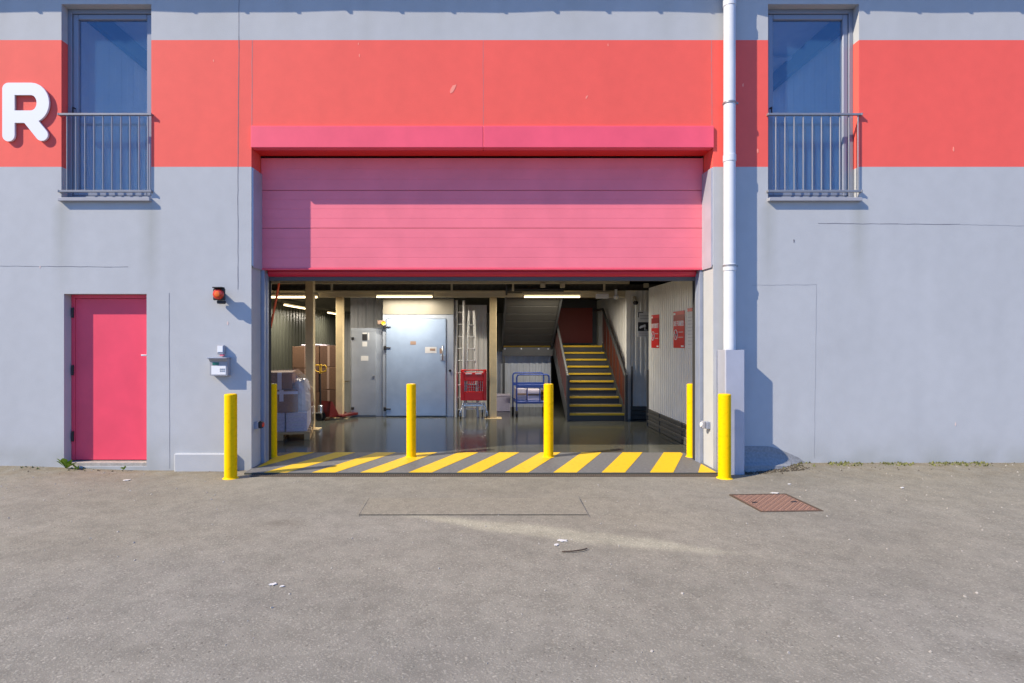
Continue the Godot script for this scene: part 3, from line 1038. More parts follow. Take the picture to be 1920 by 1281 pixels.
	for k in ls.size():
		var l: Array = ls[k]
		t = thing("fluorescent_light", l[3], "light", l[0], l[1], "fluorescent tubes inside the bay")
		st = sf()
		box(st, Vector3(-l[2] / 2 - 0.02, 0.04, -0.05), Vector3(l[2] / 2 + 0.02, 0.10, 0.05), 0.006)
		obj("fitting", st, M.fitting, t)
		for s in [-1, 1]:
			st = sf()
			box(st, Vector3(s * l[2] / 2 - 0.015, -0.02, -0.02), Vector3(s * l[2] / 2 + 0.015, 0.04, 0.02), 0.003)
			obj("socket", st, M.fitting, t)
		st = sf()
		tube(st, [Vector3(-l[2] / 2 + 0.016, 0, 0), Vector3(l[2] / 2 - 0.016, 0, 0)], 0.019, 12)
		obj("tube", st, M.tube_light, t)
		var a := AreaLight3D.new()
		a.name = "glow"
		a.area_size = Vector2(l[2] - 0.06, 0.04)
		a.light_color = Color(1.0, 0.955, 0.88)
		a.light_energy = 4.4
		a.shadow_enabled = true
		a.set("area_range", 16.0)
		t.add_child(a)
		a.position = Vector3(0, -0.026, 0)
		a.rotation.x = -PI / 2
	t = thing("emergency_light", "small white box light right of the stair tube", "light", Vector3(2.772, 2.66, -4.75))
	st = sf()
	box(st, Vector3(-0.14, 0, -0.05), Vector3(0.14, 0.10, 0.05), 0.015)
	obj("diffuser", st, M.white, t)
	st = sf()
	box(st, Vector3(-0.15, 0.10, -0.055), Vector3(0.15, 0.14, 0.055), 0.004)
	obj("base", st, M.fitting, t)
	t = thing("smoke_detector", "round white detector beside the box light", "detector", Vector3(3.076, 2.64, -4.75))
	st = sf()
	lathe(st, Vector3.ZERO, Vector3.UP, [[0.0, 0.0], [0.035, 0.004], [0.055, 0.03], [0.058, 0.07], [0.03, 0.10], [0.03, 0.22]], 18)
	obj("sensor_head", st, M.white, t)

func upstairs_rooms():
	var k := 0
	for r in [[-5.97, -3.4, "left"], [3.45, 5.84, "right"]]:
		var t = thing("upstairs_corridor", "white corridor seen through the %s upper window" % r[2], "corridor", Vector3(0, 0, 0), 0.0, "corridors behind the upper windows")
		var x0: float = r[0]
		var x1: float = r[1]
		var st := sf()
		box(st, Vector3(x0 - 0.1, 3.50, -9.2), Vector3(x1 + 0.1, 3.66, -DEEP - 0.002))
		obj("corridor_floor", st, M.panel_grey, t)
		st = sf()
		box(st, Vector3(x0 - 0.1, 6.9, -3.5), Vector3(x1 + 0.1, 7.049, -DEEP - 0.002))
		box(st, Vector3(x0 - 0.1, 6.9, -9.2), Vector3(x1 + 0.1, 7.049, -8.5))
		for q in ([[x0 - 0.1, -5.6], [-3.7, x1 + 0.1]] if k == 0 else [[x0 - 0.1, 3.7], [5.5, x1 + 0.1]]):
			box(st, Vector3(q[0], 6.901, -8.499), Vector3(q[1], 7.048, -3.501))  # ceiling left open below the invented rooflight to let light in
		obj("corridor_ceiling", st, M.room_white, t)
		for s in [0, 1]:
			st = sf()
			ribbed(st, 8.6, 3.66, 6.9, 0.33, 0.005)
			var o = obj("corridor_wall", st, M.room_white, t)
			if s == 0:
				o.rotation.y = PI / 2
				o.position = Vector3(x0, 0, -DEEP - 0.01)
			else:
				o.rotation.y = -PI / 2
				o.position = Vector3(x1, 0, -DEEP - 8.61)
		st = sf()
		ribbed(st, x1 - x0, 3.66, 6.9, 0.3, 0.015)
		var e = obj("corridor_end", st, M.room_white, t)
		e.position = Vector3(x0, 0, -8.9)
		# dark track along the outer wall and across the ceiling
		var out: float = x0 if k == 0 else x1
		var sg := 1.0 if k == 0 else -1.0
		st = sf()
		box(st, Vector3(out + sg * 0.02, 6.62, -8.6), Vector3(out + sg * 0.12, 6.895, -DEEP - 0.01))
		obj("wall_track", st, M.stair_steel, t)
		for zz in [-1.3, -2.6]:
			st = sf()
			box(st, Vector3(out + sg * 0.14, 6.83, zz), Vector3(out + sg * 0.9, 6.87, zz + 0.12), 0.004)
			obj("ceiling_light", st, M.white, t)
		k += 1

# ---------------------------------------------------------------- things on the front
func outside_things():
	# letter of the sign, cut from thick sheet and held off the wall
	var t = thing("sign_letter", "thick white rounded letter R mounted on the coral band", "sign letter", Vector3(-6.454, 4.472, 0))
	var u := 1.0
	var mm := 0.965 / 3.203 / 137.06
	var half := 38.0
	var polys: Array = []
	var stem := PackedVector2Array([Vector2(42, 35) * u, Vector2(42, 322) * u])
	var bowl := PackedVector2Array([Vector2(42, 322) * u, Vector2(182, 322) * u])
	for k in 13:
		var a := PI / 2 - PI * k / 12.0
		bowl.append((Vector2(182, 236) + Vector2(cos(a), sin(a)) * Vector2(73, 86)) * u)
	bowl.append(Vector2(42, 150) * u)
	var leg := PackedVector2Array([Vector2(150, 160) * u, Vector2(248, 38) * u])
	var outer: PackedVector2Array
	var hole: PackedVector2Array
	var body: PackedVector2Array = Geometry2D.offset_polyline(stem, half, Geometry2D.JOIN_ROUND, Geometry2D.END_ROUND)[0]
	for line in [bowl, leg]:
		var grown := Geometry2D.offset_polyline(line, half, Geometry2D.JOIN_ROUND, Geometry2D.END_ROUND)
		for g in grown:
			if Geometry2D.is_polygon_clockwise(g):
				hole = g
			else:
				var merged := Geometry2D.merge_polygons(body, g)
				for p in merged:
					if Geometry2D.is_polygon_clockwise(p): hole = p
					else: body = p
	outer = PackedVector2Array()
	for q in body: outer.append(q * mm)
	for q in hole.size(): hole[q] *= mm
	u = mm
	var letter := CSGPolygon3D.new()
	letter.name = "letter_face"
	letter.polygon = outer
	letter.depth = 0.03
	letter.material = M.white
	t.add_child(letter)
	letter.position = Vector3(0, 0, 0.042)
	var cut := CSGPolygon3D.new()
	cut.name = "counter"
	if Geometry2D.is_polygon_clockwise(hole): hole.reverse()
	cut.polygon = hole
	cut.depth = 0.2
	cut.operation = CSGShape3D.OPERATION_SUBTRACTION
	letter.add_child(cut)
	cut.position = Vector3(0, 0, 0.08)
	for p in [Vector2(42, 60), Vector2(42, 300), Vector2(235, 60)]:
		var st := sf()
		tube(st, [Vector3(p.x * u, p.y * u, -0.01), Vector3(p.x * u, p.y * u, 0.018)], 0.012, 8)
		obj("stand_off", st, M.steel, t)

	# railings in front of the two french windows
	var says := ["grey metal railing before the left upper window, beside the letter R", "grey metal railing before the right upper window, beside the downpipe"]
	for k in 2:
		var w: Array = [WL, WR][k]
		t = thing("window_railing", says[k], "railing", Vector3((w[0] + w[1]) * 0.5, 3.70, 0.0), 0.0, "railings before the upper windows")
		var hw: float = (w[1] - w[0]) * 0.5
		var st := sf()
		box(st, Vector3(-hw - 0.012, 1.122, 0.004), Vector3(hw + 0.012, 1.152, 0.044), 0.004)
		obj("top_rail", st, M.rail_metal, t)
		st = sf()
		box(st, Vector3(-hw - 0.012, 0.075, 0.006), Vector3(hw + 0.012, 0.105, 0.042), 0.004)
		obj("bottom_rail", st, M.rail_metal, t)
		var first = null
		for i in 10:
			var x: float = lerpf(-hw + 0.095, hw - 0.03, i / 9.0)
			if first == null:
				st = sf()
				tube(st, [Vector3(0, 0.10, 0.024), Vector3(0, 1.126, 0.024)], 0.009, 8)
				first = obj("bar", st, M.rail_metal, t)
				first.position.x = x
			else:
				same(first, "bar", t, Vector3(x, 0, 0))
		for s in [-1, 1]:
			for y in [0.09, 1.137]:
				st = sf()
				box(st, Vector3(s * (hw + 0.014) - 0.008, y - 0.016, -0.02), Vector3(s * (hw + 0.014) + 0.008, y + 0.016, 0.047), 0.002)
				obj("bracket", st, M.rail_metal, t)

	# downpipe with couplings and clips, and the steel guard at its foot
	t = thing("downpipe", "white plastic downpipe running down the wall right of the bay", "downpipe", Vector3(3.42, 0, 0.12))
	var st := sf()
	tube(st, [Vector3(0, 0.02, 0), Vector3(0, 6.30, 0)], 0.0765, 28, false)
	obj("pipe", st, M.pvc, t)
	st = sf()
	tube(st, [Vector3(0, 6.28, 0), Vector3(0, 6.5, 0), Vector3(0, 6.62, 0.01), Vector3(0, 6.78, 0.12), Vector3(0, 6.90, 0.195), Vector3(0, 6.97, 0.195)], 0.074, 24, false)
	obj("swan_neck", st, M.pvc, t)
	for y in [6.30, 4.21, 2.74]:
		st = sf()
		lathe(st, Vector3(0, y - 0.05, 0), Vector3.UP, [[0.0766, 0.0], [0.083, 0.004], [0.083, 0.09], [0.0766, 0.096]], 28)
		obj("coupling", st, M.pvc, t)
	for y in [4.95, 2.76]:
		st = sf()
		lathe(st, Vector3(0, y - 0.012, 0), Vector3.UP, [[0.0766, 0.0], [0.087, 0.001], [0.087, 0.024], [0.0766, 0.025]], 28)
		box(st, Vector3(0.075, y - 0.012, -0.012), Vector3(0.115, y + 0.012, 0.012), 0.003)
		box(st, Vector3(-0.012, y - 0.012, -0.125), Vector3(0.012, y + 0.012, -0.08))
		obj("pipe_clip", st, M.rail_metal, t)
	t = thing("pipe_guard", "grey steel channel guarding the foot of the white downpipe", "guard", Vector3(3.442, 0, 0))
	st = sf()
	var gw := 0.131
	var pr := PackedVector2Array([Vector2(-gw, 0.001), Vector2(-gw, 0.225), Vector2(-gw + 0.012, 0.24), Vector2(gw - 0.012, 0.24), Vector2(gw, 0.225), Vector2(gw, 0.001), Vector2(gw - 0.006, 0.001), Vector2(gw - 0.006, 0.222), Vector2(gw - 0.015, 0.234), Vector2(-gw + 0.015, 0.234), Vector2(-gw + 0.006, 0.222), Vector2(-gw + 0.006, 0.001)])
	extrude(st, pr, -1.63, 0.06, Transform3D(Basis(Vector3(1, 0, 0), Vector3(0, 0, 1), Vector3(0, -1, 0)), Vector3.ZERO))
	obj("channel", st, M.guard, t)
	for s in [-1, 1]:
		st = sf()
		box(st, Vector3(s * gw - 0.004 + s * 0.02, -0.03, 0.001), Vector3(s * gw + 0.004 + s * 0.02, 1.62, 0.006), 0.001)
		obj("mounting_flange", st, M.guard, t)

	# bollards
	var bl := [["yellow bollard outside the bay on the left, under the grey intercom box", -3.17, 0.43, 1.09, 0.079], ["yellow bollard outside the bay on the right, before the pipe guard", 3.218, 0.43, 1.09, 0.079], ["yellow bollard inside the left jamb, hiding part of the wrapped pallet", -3.063, -0.78, 1.10, 0.072], ["yellow bollard in the bay opening in front of the cold room door", -0.97, -0.78, 1.10, 0.072], ["yellow bollard in the bay opening in front of the blue cart", 1.095, -0.78, 1.10, 0.072], ["yellow bollard inside the right jamb, before the cream ribbed wall", 3.248, -0.78, 1.10, 0.072]]
	for k in bl.size():
		var b: Array = bl[k]
		t = thing("bollard", b[0], "bollard", Vector3(b[1], 0.0 if b[2] < 0.0 else -0.026, b[2]), rng.randf() * 6.0, "yellow bollards guarding the bay")
		st = sf()
		var r: float = b[4]
		var h: float = b[3]
		lathe(st, Vector3.ZERO, Vector3.UP, [[r, -0.02], [r, h - 0.012], [r - 0.004, h - 0.004], [r - 0.012, h], [0.0, h + 0.002]], 36)
		obj("post", st, M.yellow, t)
		st = sf()
		lathe(st, Vector3.ZERO, Vector3.UP, [[r + 0.022, 0.001], [r + 0.016, 0.006], [r + 0.006, 0.010], [r - 0.002, 0.022]], 22)
		obj("painted_foot", st, M.yellow, t)

	# hatched threshold
	t = thing("threshold_marking", "yellow and grey hatched strip painted across the bay entrance", "marking", Vector3(0, 0, 0))
	st = sf()
	box(st, Vector3(XL + 0.004, 0.0, -1.10), Vector3(XR - 0.004, 0.0035, 0.246))
	obj("grey_paint", st, M.grey_line, t)
	for k in 12:
		var x0 := -4.09 + 0.64 * k
		var poly := PackedVector2Array()
		var full := PackedVector2Array([Vector2(x0, 0.244), Vector2(x0 + 0.31, 0.244), Vector2(x0 + 0.93, -1.098), Vector2(x0 + 0.62, -1.098)])
		var clip := PackedVector2Array([Vector2(XL + 0.06, 0.3), Vector2(XR - 0.06, 0.3), Vector2(XR - 0.06, -1.2), Vector2(XL + 0.06, -1.2)])
		var cutp := Geometry2D.intersect_polygons(full, clip)
		if cutp.is_empty(): continue
		poly = cutp[0]
		st = sf()
		extrude(st, poly, 0.0036, 0.007, Transform3D(Basis(Vector3(1, 0, 0), Vector3(0, 0, 1), Vector3(0, 1, 0)), Vector3.ZERO))
		obj("yellow_stripe", st, M.yellow_line, t)

	# slot drain across the entrance
	t = thing("slot_drain", "long slotted steel drain across the foot of the bay entrance", "drain", Vector3(0, -0.022, 0.305))
	st = sf()
	box(st, Vector3(-2.95, -0.08, -0.05), Vector3(3.2, 0.008, -0.032), 0.002)
	box(st, Vector3(-2.95, -0.08, 0.032), Vector3(3.2, 0.010, 0.05), 0.002)
	box(st, Vector3(-2.95, -0.10, -0.032), Vector3(3.2, -0.05, 0.032))
	obj("channel", st, M.rust_dark, t)
	st = sf()
	for k in 205:
		box(st, Vector3(-2.94 + k * 0.03, -0.02, -0.032), Vector3(-2.94 + k * 0.03 + 0.015, 0.006, 0.032))
	var grate = obj("grate_bars", st, M.steel_dull, t)
	grate.set_meta("kind", "stuff")

	# manhole cover
	t = thing("manhole_cover", "rusty square cover with raised studs set in the yard", "manhole cover", Vector3(3.255, hump(3.255, 1.6) + 0.002, 1.60), 0.05)
	st = sf()
	for q in [[-0.335, -0.335, 0.335, -0.312], [-0.335, 0.312, 0.335, 0.335], [-0.335, -0.312, -0.312, 0.312], [0.312, -0.312, 0.335, 0.312]]:
		box(st, Vector3(q[0], -0.05, q[1]), Vector3(q[2], 0.008, q[3]), 0.002)
	obj("rim", st, M.rust_dark, t)
	st = sf()
	box(st, Vector3(-0.305, -0.05, -0.305), Vector3(0.305, 0.006, 0.305), 0.003)
	obj("lid", st, M.rust, t)
	st = sf()
	for i in 17:
		for j in 17:
			var p := Vector3(-0.28 + i * 0.035, 0.008, -0.28 + j * 0.035)
			cbox(st, p, Vector3(0.024, 0.006, 0.008), 0.002, Basis(Vector3.UP, PI / 4 if (i + j) % 2 == 0 else -PI / 4))
	var studs = obj("tread_studs", st, M.rust_light, t)
	studs.set_meta("kind", "stuff")
	for s in [-1, 1]:
		st = sf()
		box(st, Vector3(s * 0.22 - 0.03, 0.004, -0.012), Vector3(s * 0.22 + 0.03, 0.0125, 0.012), 0.003)
		obj("lifting_slot", st, M.black, t)

	# warning lamp, keypad and intercom left of the bay
	var at := Vector3(-3.458, 2.371, 0)
	t = thing("warning_lamp", "square black lamp with red lens high on the left pillar", "lamp", at)
	st = sf()
	box(st, Vector3(-0.075, -0.075, 0.10), Vector3(0.08, 0.085, 0.145), 0.010)
	box(st, Vector3(-0.03, -0.04, 0.0), Vector3(0.03, 0.03, 0.10), 0.004)
	box(st, Vector3(-0.06, 0.085, 0.10), Vector3(0.07, 0.10, 0.20), 0.004)
	obj("housing", st, M.black, t)
	st = sf()
	lathe(st, Vector3(0.003, 0.004, 0.145), Vector3(0, 0, 1), [[0.072, 0.0], [0.07, 0.02], [0.058, 0.034], [0.03, 0.044], [0.0, 0.047]], 24)
	obj("lens", st, M.red_lens, t)
	st = sf()
	lathe(st, Vector3(0.003, 0.004, 0.165), Vector3(0, 0, 1), [[0.04, 0.02], [0.03, 0.028], [0.0, 0.031]], 18)
	obj("inner_lens", st, M.orange_lens, t)
	st = sf()
	box(st, Vector3(-0.035, -0.12, 0.03), Vector3(0.055, -0.076, 0.12), 0.008)
	obj("cable_gland", st, M.black, t)

	t = thing("key_switch", "small grey switch box above the intercom", "switch", Vector3(-3.466, 1.627, 0))
	st = sf()
	box(st, Vector3(-0.048, -0.062, 0.0), Vector3(0.048, 0.062, 0.07), 0.010)
	obj("case", st, M.grey_trim, t)
	st = sf()
	box(st, Vector3(-0.036, -0.03, 0.07), Vector3(0.036, 0.05, 0.076), 0.003)
	obj("cover", st, M.white, t)
	st = sf()
	box(st, Vector3(-0.012, -0.084, 0.02), Vector3(0.04, -0.062, 0.062), 0.004)
	obj("pink_gland", st, M.pink_panel, t)

	t = thing("intercom", "grey metal intercom box with slanted hood and small dark screen", "intercom", Vector3(-3.473, 1.393, 0))
	st = sf()
	var side := PackedVector2Array([Vector2(0, -0.115), Vector2(0.105, -0.115), Vector2(0.105, 0.075), Vector2(0.15, 0.12), Vector2(0, 0.12)])
	extrude(st, side, -0.118, 0.118, Transform3D(Basis(Vector3(0, 0, 1), Vector3(0, 1, 0), Vector3(-1, 0, 0)), Vector3.ZERO))
	obj("case", st, M.grey_trim, t)
	st = sf()
	box(st, Vector3(-0.13, 0.12, 0.0), Vector3(0.13, 0.132, 0.165), 0.003)
	obj("hood", st, M.track, t)
	st = sf()
	box(st, Vector3(-0.095, -0.10, 0.105), Vector3(0.10, 0.02, 0.110), 0.003)
	obj("face_plate", st, M.white, t)
	st = sf()
	box(st, Vector3(-0.08, 0.030, 0.1055), Vector3(0.005, 0.066, 0.111), 0.002)
	obj("screen", st, M.green_screen, t)
	st = sf()
	for i in 3:
		for j in 2:
			box(st, Vector3(0.02 + i * 0.024, -0.06 + j * 0.026, 0.110), Vector3(0.036 + i * 0.024, -0.042 + j * 0.026, 0.114), 0.002)
	obj("buttons", st, M.steel, t)

	# photocells on the two jambs
	var ps := ["dark photocell on the left jamb of the bay", "grey photocell with white lens on the right jamb of the bay"]
	for k in 2:
		var d := 1.0 if k == 0 else -1.0
		t = thing("photocell", ps[k], "sensor", Vector3(XL if k == 0 else XR, 0.575, -0.15), 0.0, "photocells facing each other across the bay")
		st = sf()
		box(st, Vector3(0, -0.05, -0.04), Vector3(d * 0.05, 0.05, 0.06), 0.006)
		obj("bracket", st, M.track, t)
		st = sf()
		box(st, Vector3(d * 0.05, -0.045, -0.035), Vector3(d * 0.10, 0.055, 0.035), 0.010)
		obj("case", st, M.black if k == 0 else M.grey_trim, t)
		st = sf()
		lathe(st, Vector3(d * 0.10, 0.005, 0.0), Vector3(d, 0, 0), [[0.034, 0.0], [0.032, 0.014], [0.0, 0.018]], 18)
		obj("lens", st, M.red_lens if k == 0 else M.white, t)

	# weeds, moss and litter along the foot of the wall
	rng.seed = 77
	weed(Vector3(-5.574, 0.01, 0.04), 11, 0.17, "larger bright green weed at the left foot of the service door")
	weed(Vector3(-5.414, 0.0, 0.06), 6, 0.10, "low green weed on the door threshold beside the larger weed")
	weed(Vector3(-4.786, -0.005, 0.05), 4, 0.07, "tiny weed below the middle of the pink door")
	var moss := sf()
	for i in 1900:
		var x := 3.7 + rng.randf() * 5.5 if i < 1500 else (3.95 + rng.randf() * 0.9 if i < 1700 else -4.9 - rng.randf() * 2.4)
		var z := 0.005 + pow(rng.randf(), 2.0) * 0.13
		if rng.randf() < 0.62 + 0.5 * sin(x * 2.9 + 2.0 * sin(x * 1.7) + sin(x * 9.0)): continue
		var p := Vector3(x, hump(x, z), z)
		var s := 0.005 + pow(rng.randf(), 2.0) * 0.017
		for k in 3:
			var a := rng.randf() * TAU
			tri(moss, p + Vector3(cos(a), 0.0, sin(a)) * s, p + Vector3(cos(a + 2.1), 0.1, sin(a + 2.1)) * s, p + Vector3(0, 0.8 + rng.randf(), 0.3) * s, Vector3(cos(a + 1.0), 0.6, sin(a + 1.0)))
	var mo = obj("moss", moss, M.moss)
	tag(mo, "patchy moss growing along the foot of the right wall", "moss", "", "stuff")
	var soil := sf()
	for i in 820:
		var x := 3.58 + pow(rng.randf(), 1.3) * 0.85 if i < 680 else (rng.randf() * 17.0 - 7.5)
		var z := 0.01 + rng.randf() * (0.25 if i < 680 else 0.35)
		if i >= 680 and x > -4.6 and x < 3.6: continue
		cbox(soil, Vector3(x, hump(x, z) + 0.004, z), Vector3(1, 0.5, 0.8) * (0.005 + pow(rng.randf(), 2.0) * 0.02), 0.002, Basis.from_euler(Vector3(rng.randf(), rng.randf() * 6.0, rng.randf())))
	var so = obj("leaf_litter", soil, M.soil)
	tag(so, "dark crumbs of soil and leaf litter at the foot of the wall", "litter", "", "stuff")
	var grv := sf()
	for i in 1100:
		var x := rng.randf() * 17.0 - 7.5
		var z := 0.05 + pow(rng.randf(), 1.5) * 5.5
		if x > -3.3 and x < 3.4 and z < 0.5: continue
		cbox(grv, Vector3(x, hump(x, z) + 0.001, z), Vector3(1, 0.6, 0.9) * (0.004 + pow(rng.randf(), 3.0) * 0.014), 0.002, Basis.from_euler(Vector3(rng.randf(), rng.randf() * 6.0, rng.randf())))
	var gr = obj("loose_gravel", grv, M.concrete)
	tag(gr, "loose pale grit scattered over the asphalt yard", "gravel", "", "stuff")
	# droppings, splashes and a stick
	var spots := [[1055, 1016, 0.05, 0.3, "white splash with ragged edges in the middle of the yard"], [1043, 1024, 0.03, 0.2, "small white spot left of the larger splash"], [512, 1098, 0.035, 0.3, "white speck in the left foreground of the yard"], [528, 1102, 0.02, 0.2, "smallest white speck in the left foreground"], [1480, 908, 0.03, 0.2, "pale chip on the asphalt behind the rusty cover"], [1452, 924, 0.05, 0.1, "pale smear on the rear edge of the rusty cover"], [1692, 918, 0.035, 0.0, "white scrap lying on the asphalt far right of the rusty cover"], [238, 899, 0.05, 0.0, "pale streak on the asphalt before the pink door"]]
	for k in spots.size():
		var s: Array = spots[k]
		var zz: float = 7.88 - 1.79 * 1080.0 / (s[1] - 635.0)
		var xx: float = (s[0] - 892.0) * (7.88 - zz) / 1080.0
		t = thing("white_spot", s[4], "splash", Vector3(xx, hump(xx, zz), zz), rng.randf(), "white spots on the yard")
		st = sf()
		var poly := PackedVector2Array()
		for i in 15:
			var a := TAU * i / 15.0
			poly.append(Vector2(cos(a), sin(a) * 0.6) * s[2] * (0.55 + 0.6 * rng.randf()))
		extrude(st, poly, 0.004, 0.008, Transform3D(Basis(Vector3(1, 0, 0), Vector3(0, 0, 1), Vector3(0, 1, 0)), Vector3.ZERO))
		obj("stain", st, M.dropping, t)
	t = thing("stick", "thin bent dark twig lying on the asphalt below the white splash", "twig", Vector3(0.83, 0.004, 3.07))
	st = sf()
	tube(st, [Vector3(-0.11, 0.004, 0.02), Vector3(-0.03, 0.005, 0.012), Vector3(0.05, 0.006, -0.01), Vector3(0.11, 0.004, -0.05)], 0.0055, 6)
	obj("twig", st, M.rust_dark, t)

func weed(at: Vector3, n: int, size: float, label: String):
	var t = thing("weed", label, "weed", at, 0.0, "weeds at the foot of the door")
	for i in n:
		var a := rng.randf() * TAU
		var lean := 0.35 + rng.randf() * 0.8
		var l := size * (0.6 + 0.6 * rng.randf())
		var d := Vector3(cos(a) * sin(lean), cos(lean), absf(sin(a)) * sin(lean) * 0.8)
		var w := d.cross(Vector3.UP).normalized() * l * 0.22
		var st := sf()
		var base := d * l * 0.25
		var m1 := d * l * 0.7 + Vector3(0, l * 0.06, 0)
		var tip := d * l * 1.1 - Vector3(0, l * 0.12, 0)
		quad(st, Vector3.ZERO, base + w * 0.4, m1 + w, base, Vector3(0, 1, 1))
		tri(st, base, m1 + w, tip, Vector3(0, 1, 1))
		quad(st, Vector3.ZERO, base, m1 - w, base - w * 0.4, Vector3(0, 1, 1))
		tri(st, base, tip, m1 - w, Vector3(0, 1, 1))
		obj("leaf", st, M.weed, t)

# ---------------------------------------------------------------- stairs
func stairs():
	var t = thing("staircase", "grey steel stair with yellow nosings and dark red sides", "staircase", Vector3(1.98, 0, -4.56))
	var w := 1.24
	var going := 0.245
	var rise := 0.16
	for k in 9:
		var st := sf()
		var z := -going * k
		var y := rise * (k + 1)
		box(st, Vector3(0.03, y - 0.035, z - going - 0.02), Vector3(w, y, z - 0.012), 0.003)
		box(st, Vector3(0.03, y - rise + 0.001, z - 0.035), Vector3(w, y - 0.035, z - 0.022))
		var tread = obj("tread", st, M.stair_steel, t)
		st = sf()
		box(st, Vector3(0.035, y - 0.040, z - 0.012), Vector3(w - 0.005, y + 0.004, z + 0.004), 0.003)
		obj("nosing", st, M.nosing, tread)
	# landing
	var ly := rise * 10
	var lz := -going * 9
	var st := sf()
	box(st, Vector3(-1.30, ly - 0.15, lz - 1.15), Vector3(w + 0.1, ly, lz - 0.012), 0.004)
	var landing = obj("landing", st, M.stair_steel, t)
	for q in [[-1.29, -0.06], [0.035, w - 0.005]]:
		st = sf()
		box(st, Vector3(q[0], ly - 0.040, lz - 0.012), Vector3(q[1], ly + 0.004, lz + 0.004), 0.003)
		obj("nosing", st, M.nosing, landing)
	st = sf()
	box(st, Vector3(-1.30, ly - 0.26, lz - 0.010), Vector3(-0.02, ly - 0.045, lz - 0.002), 0.002)
	obj("fascia", st, M.stair_steel, landing)
	for x in [-1.24, -0.82, -0.38, -0.14]:
		st = sf()
		lathe(st, Vector3(x, ly - 0.085, lz - 0.002), Vector3(0, 0, 1), [[0.022, 0.0], [0.018, 0.010], [0.0, 0.012]], 10)
		obj("bolt", st, M.steel, landing)
	# upper flight returning towards the yard, seen from below
	for k in 8:
		st = sf()
		var z := lz + going * k
		var y := ly + rise * k
		box(st, Vector3(-1.28, y + 0.002, z - 0.006), Vector3(-0.08, y + rise, z + 0.006))
		box(st, Vector3(-1.28, y + rise - 0.03, z - 0.02), Vector3(-0.08, y + rise, z + going), 0.003)
		box(st, Vector3(-1.28, y + rise - 0.055, z + going - 0.03), Vector3(-0.08, y + rise - 0.03, z + going - 0.006), 0.002)
		var step = obj("upper_step", st, M.stair_steel, t)
		st = sf()
		var slope := Vector3(0, rise, going).normalized()
		var under := Basis(Vector3(1, 0, 0), slope.cross(Vector3(1, 0, 0)), slope)
		box(st, Vector3(-1.275, -0.012, 0.075 if k == 0 else 0.006), Vector3(-0.085, 0.0, sqrt(rise * rise + going * going) - 0.016), 0.004, Transform3D(under, Vector3(0, y - 0.028, z + 0.022)))
		obj("soffit_plank", st, M.stair_under, step)
	for x in [-1.32, -0.08]:
		st = sf()
		var pr := PackedVector2Array([Vector2(lz, ly - 0.1), Vector2(lz, ly + 0.24), Vector2(lz + going * 8, ly + rise * 8 + 0.24), Vector2(lz + going * 8, ly + rise * 8 - 0.1)])
		extrude(st, pr, x, x + 0.04, Transform3D(Basis(Vector3(0, 0, 1), Vector3(0, 1, 0), Vector3(1, 0, 0)), Vector3.ZERO))
		obj("stringer", st, M.stair_steel, t)
	# stringers, red side panels, handrails and posts of the lower flight
	for s in [0, 1]:
		var x := 0.0 if s == 0 else w + 0.005
		st = sf()
		var z1 := lz - 0.02
		var pr := PackedVector2Array([Vector2(0.06, 0.0), Vector2(0.06, 0.22), Vector2(z1, ly + 0.06), Vector2(z1, ly - 0.24), Vector2(-0.2, 0.0)])
		extrude(st, pr, x - 0.005, x + 0.025, Transform3D(Basis(Vector3(0, 0, 1), Vector3(0, 1, 0), Vector3(1, 0, 0)), Vector3.ZERO))
		obj("stringer", st, M.stair_steel, t)
		st = sf()
		pr = PackedVector2Array([Vector2(0.02, 0.26), Vector2(0.02, 0.88), Vector2(z1, ly + 0.86), Vector2(z1, ly + 0.10)])
		extrude(st, pr, x + 0.002, x + 0.014, Transform3D(Basis(Vector3(0, 0, 1), Vector3(0, 1, 0), Vector3(1, 0, 0)), Vector3.ZERO))
		var panel = obj("side_panel", st, M.stair_red, t)
		panel.set_meta("label", "dark red panel along the stair")
		for k in 7:
			var f := (k + 0.5) / 7.0
			st = sf()
			var zz := lerpf(0.0, z1, f)
			var yy := lerpf(0.1, ly, f)
			box(st, Vector3(x - 0.006, yy + 0.1, zz - 0.012), Vector3(x + 0.020, yy + 0.85, zz + 0.012), 0.003)
			obj("baluster", st, M.stair_steel, t)
		st = sf()
		tube(st, [Vector3(x + 0.01, 0.93, 0.06), Vector3(x + 0.01, 0.97, 0.0), Vector3(x + 0.01, ly + 0.93, z1), Vector3(x + 0.01, ly + 0.94, z1 - 1.0)], 0.03, 12)
		obj("handrail", st, M.stair_steel, t)
		st = sf()
		box(st, Vector3(x - 0.025, 0.0, 0.03), Vector3(x + 0.035, 1.0, 0.10), 0.005)
		obj("newel_post", st, M.stair_steel, t)
	for zz in [-1.14, -0.10]:
		st = sf()
		box(st, Vector3(-1.3, 0.0, lz + zz), Vector3(-1.24, ly - 0.15, lz + zz + 0.06))
		obj("landing_leg", st, M.stair_steel, t)
	st = sf()
	box(st, Vector3(-0.05, ly + 0.02, lz - 1.19), Vector3(w + 0.1, 2.84, lz - 1.16))
	obj("rear_panel", st, M.stair_steel, t)
	st = sf()
	box(st, Vector3(0.14, ly + 0.06, lz - 1.158), Vector3(w - 0.02, 2.62, lz - 1.14), 0.004)
	var rp = obj("red_rear_panel", st, M.rear_red, t)
	rp.set_meta("label", "dark red panel closing the back of the landing")

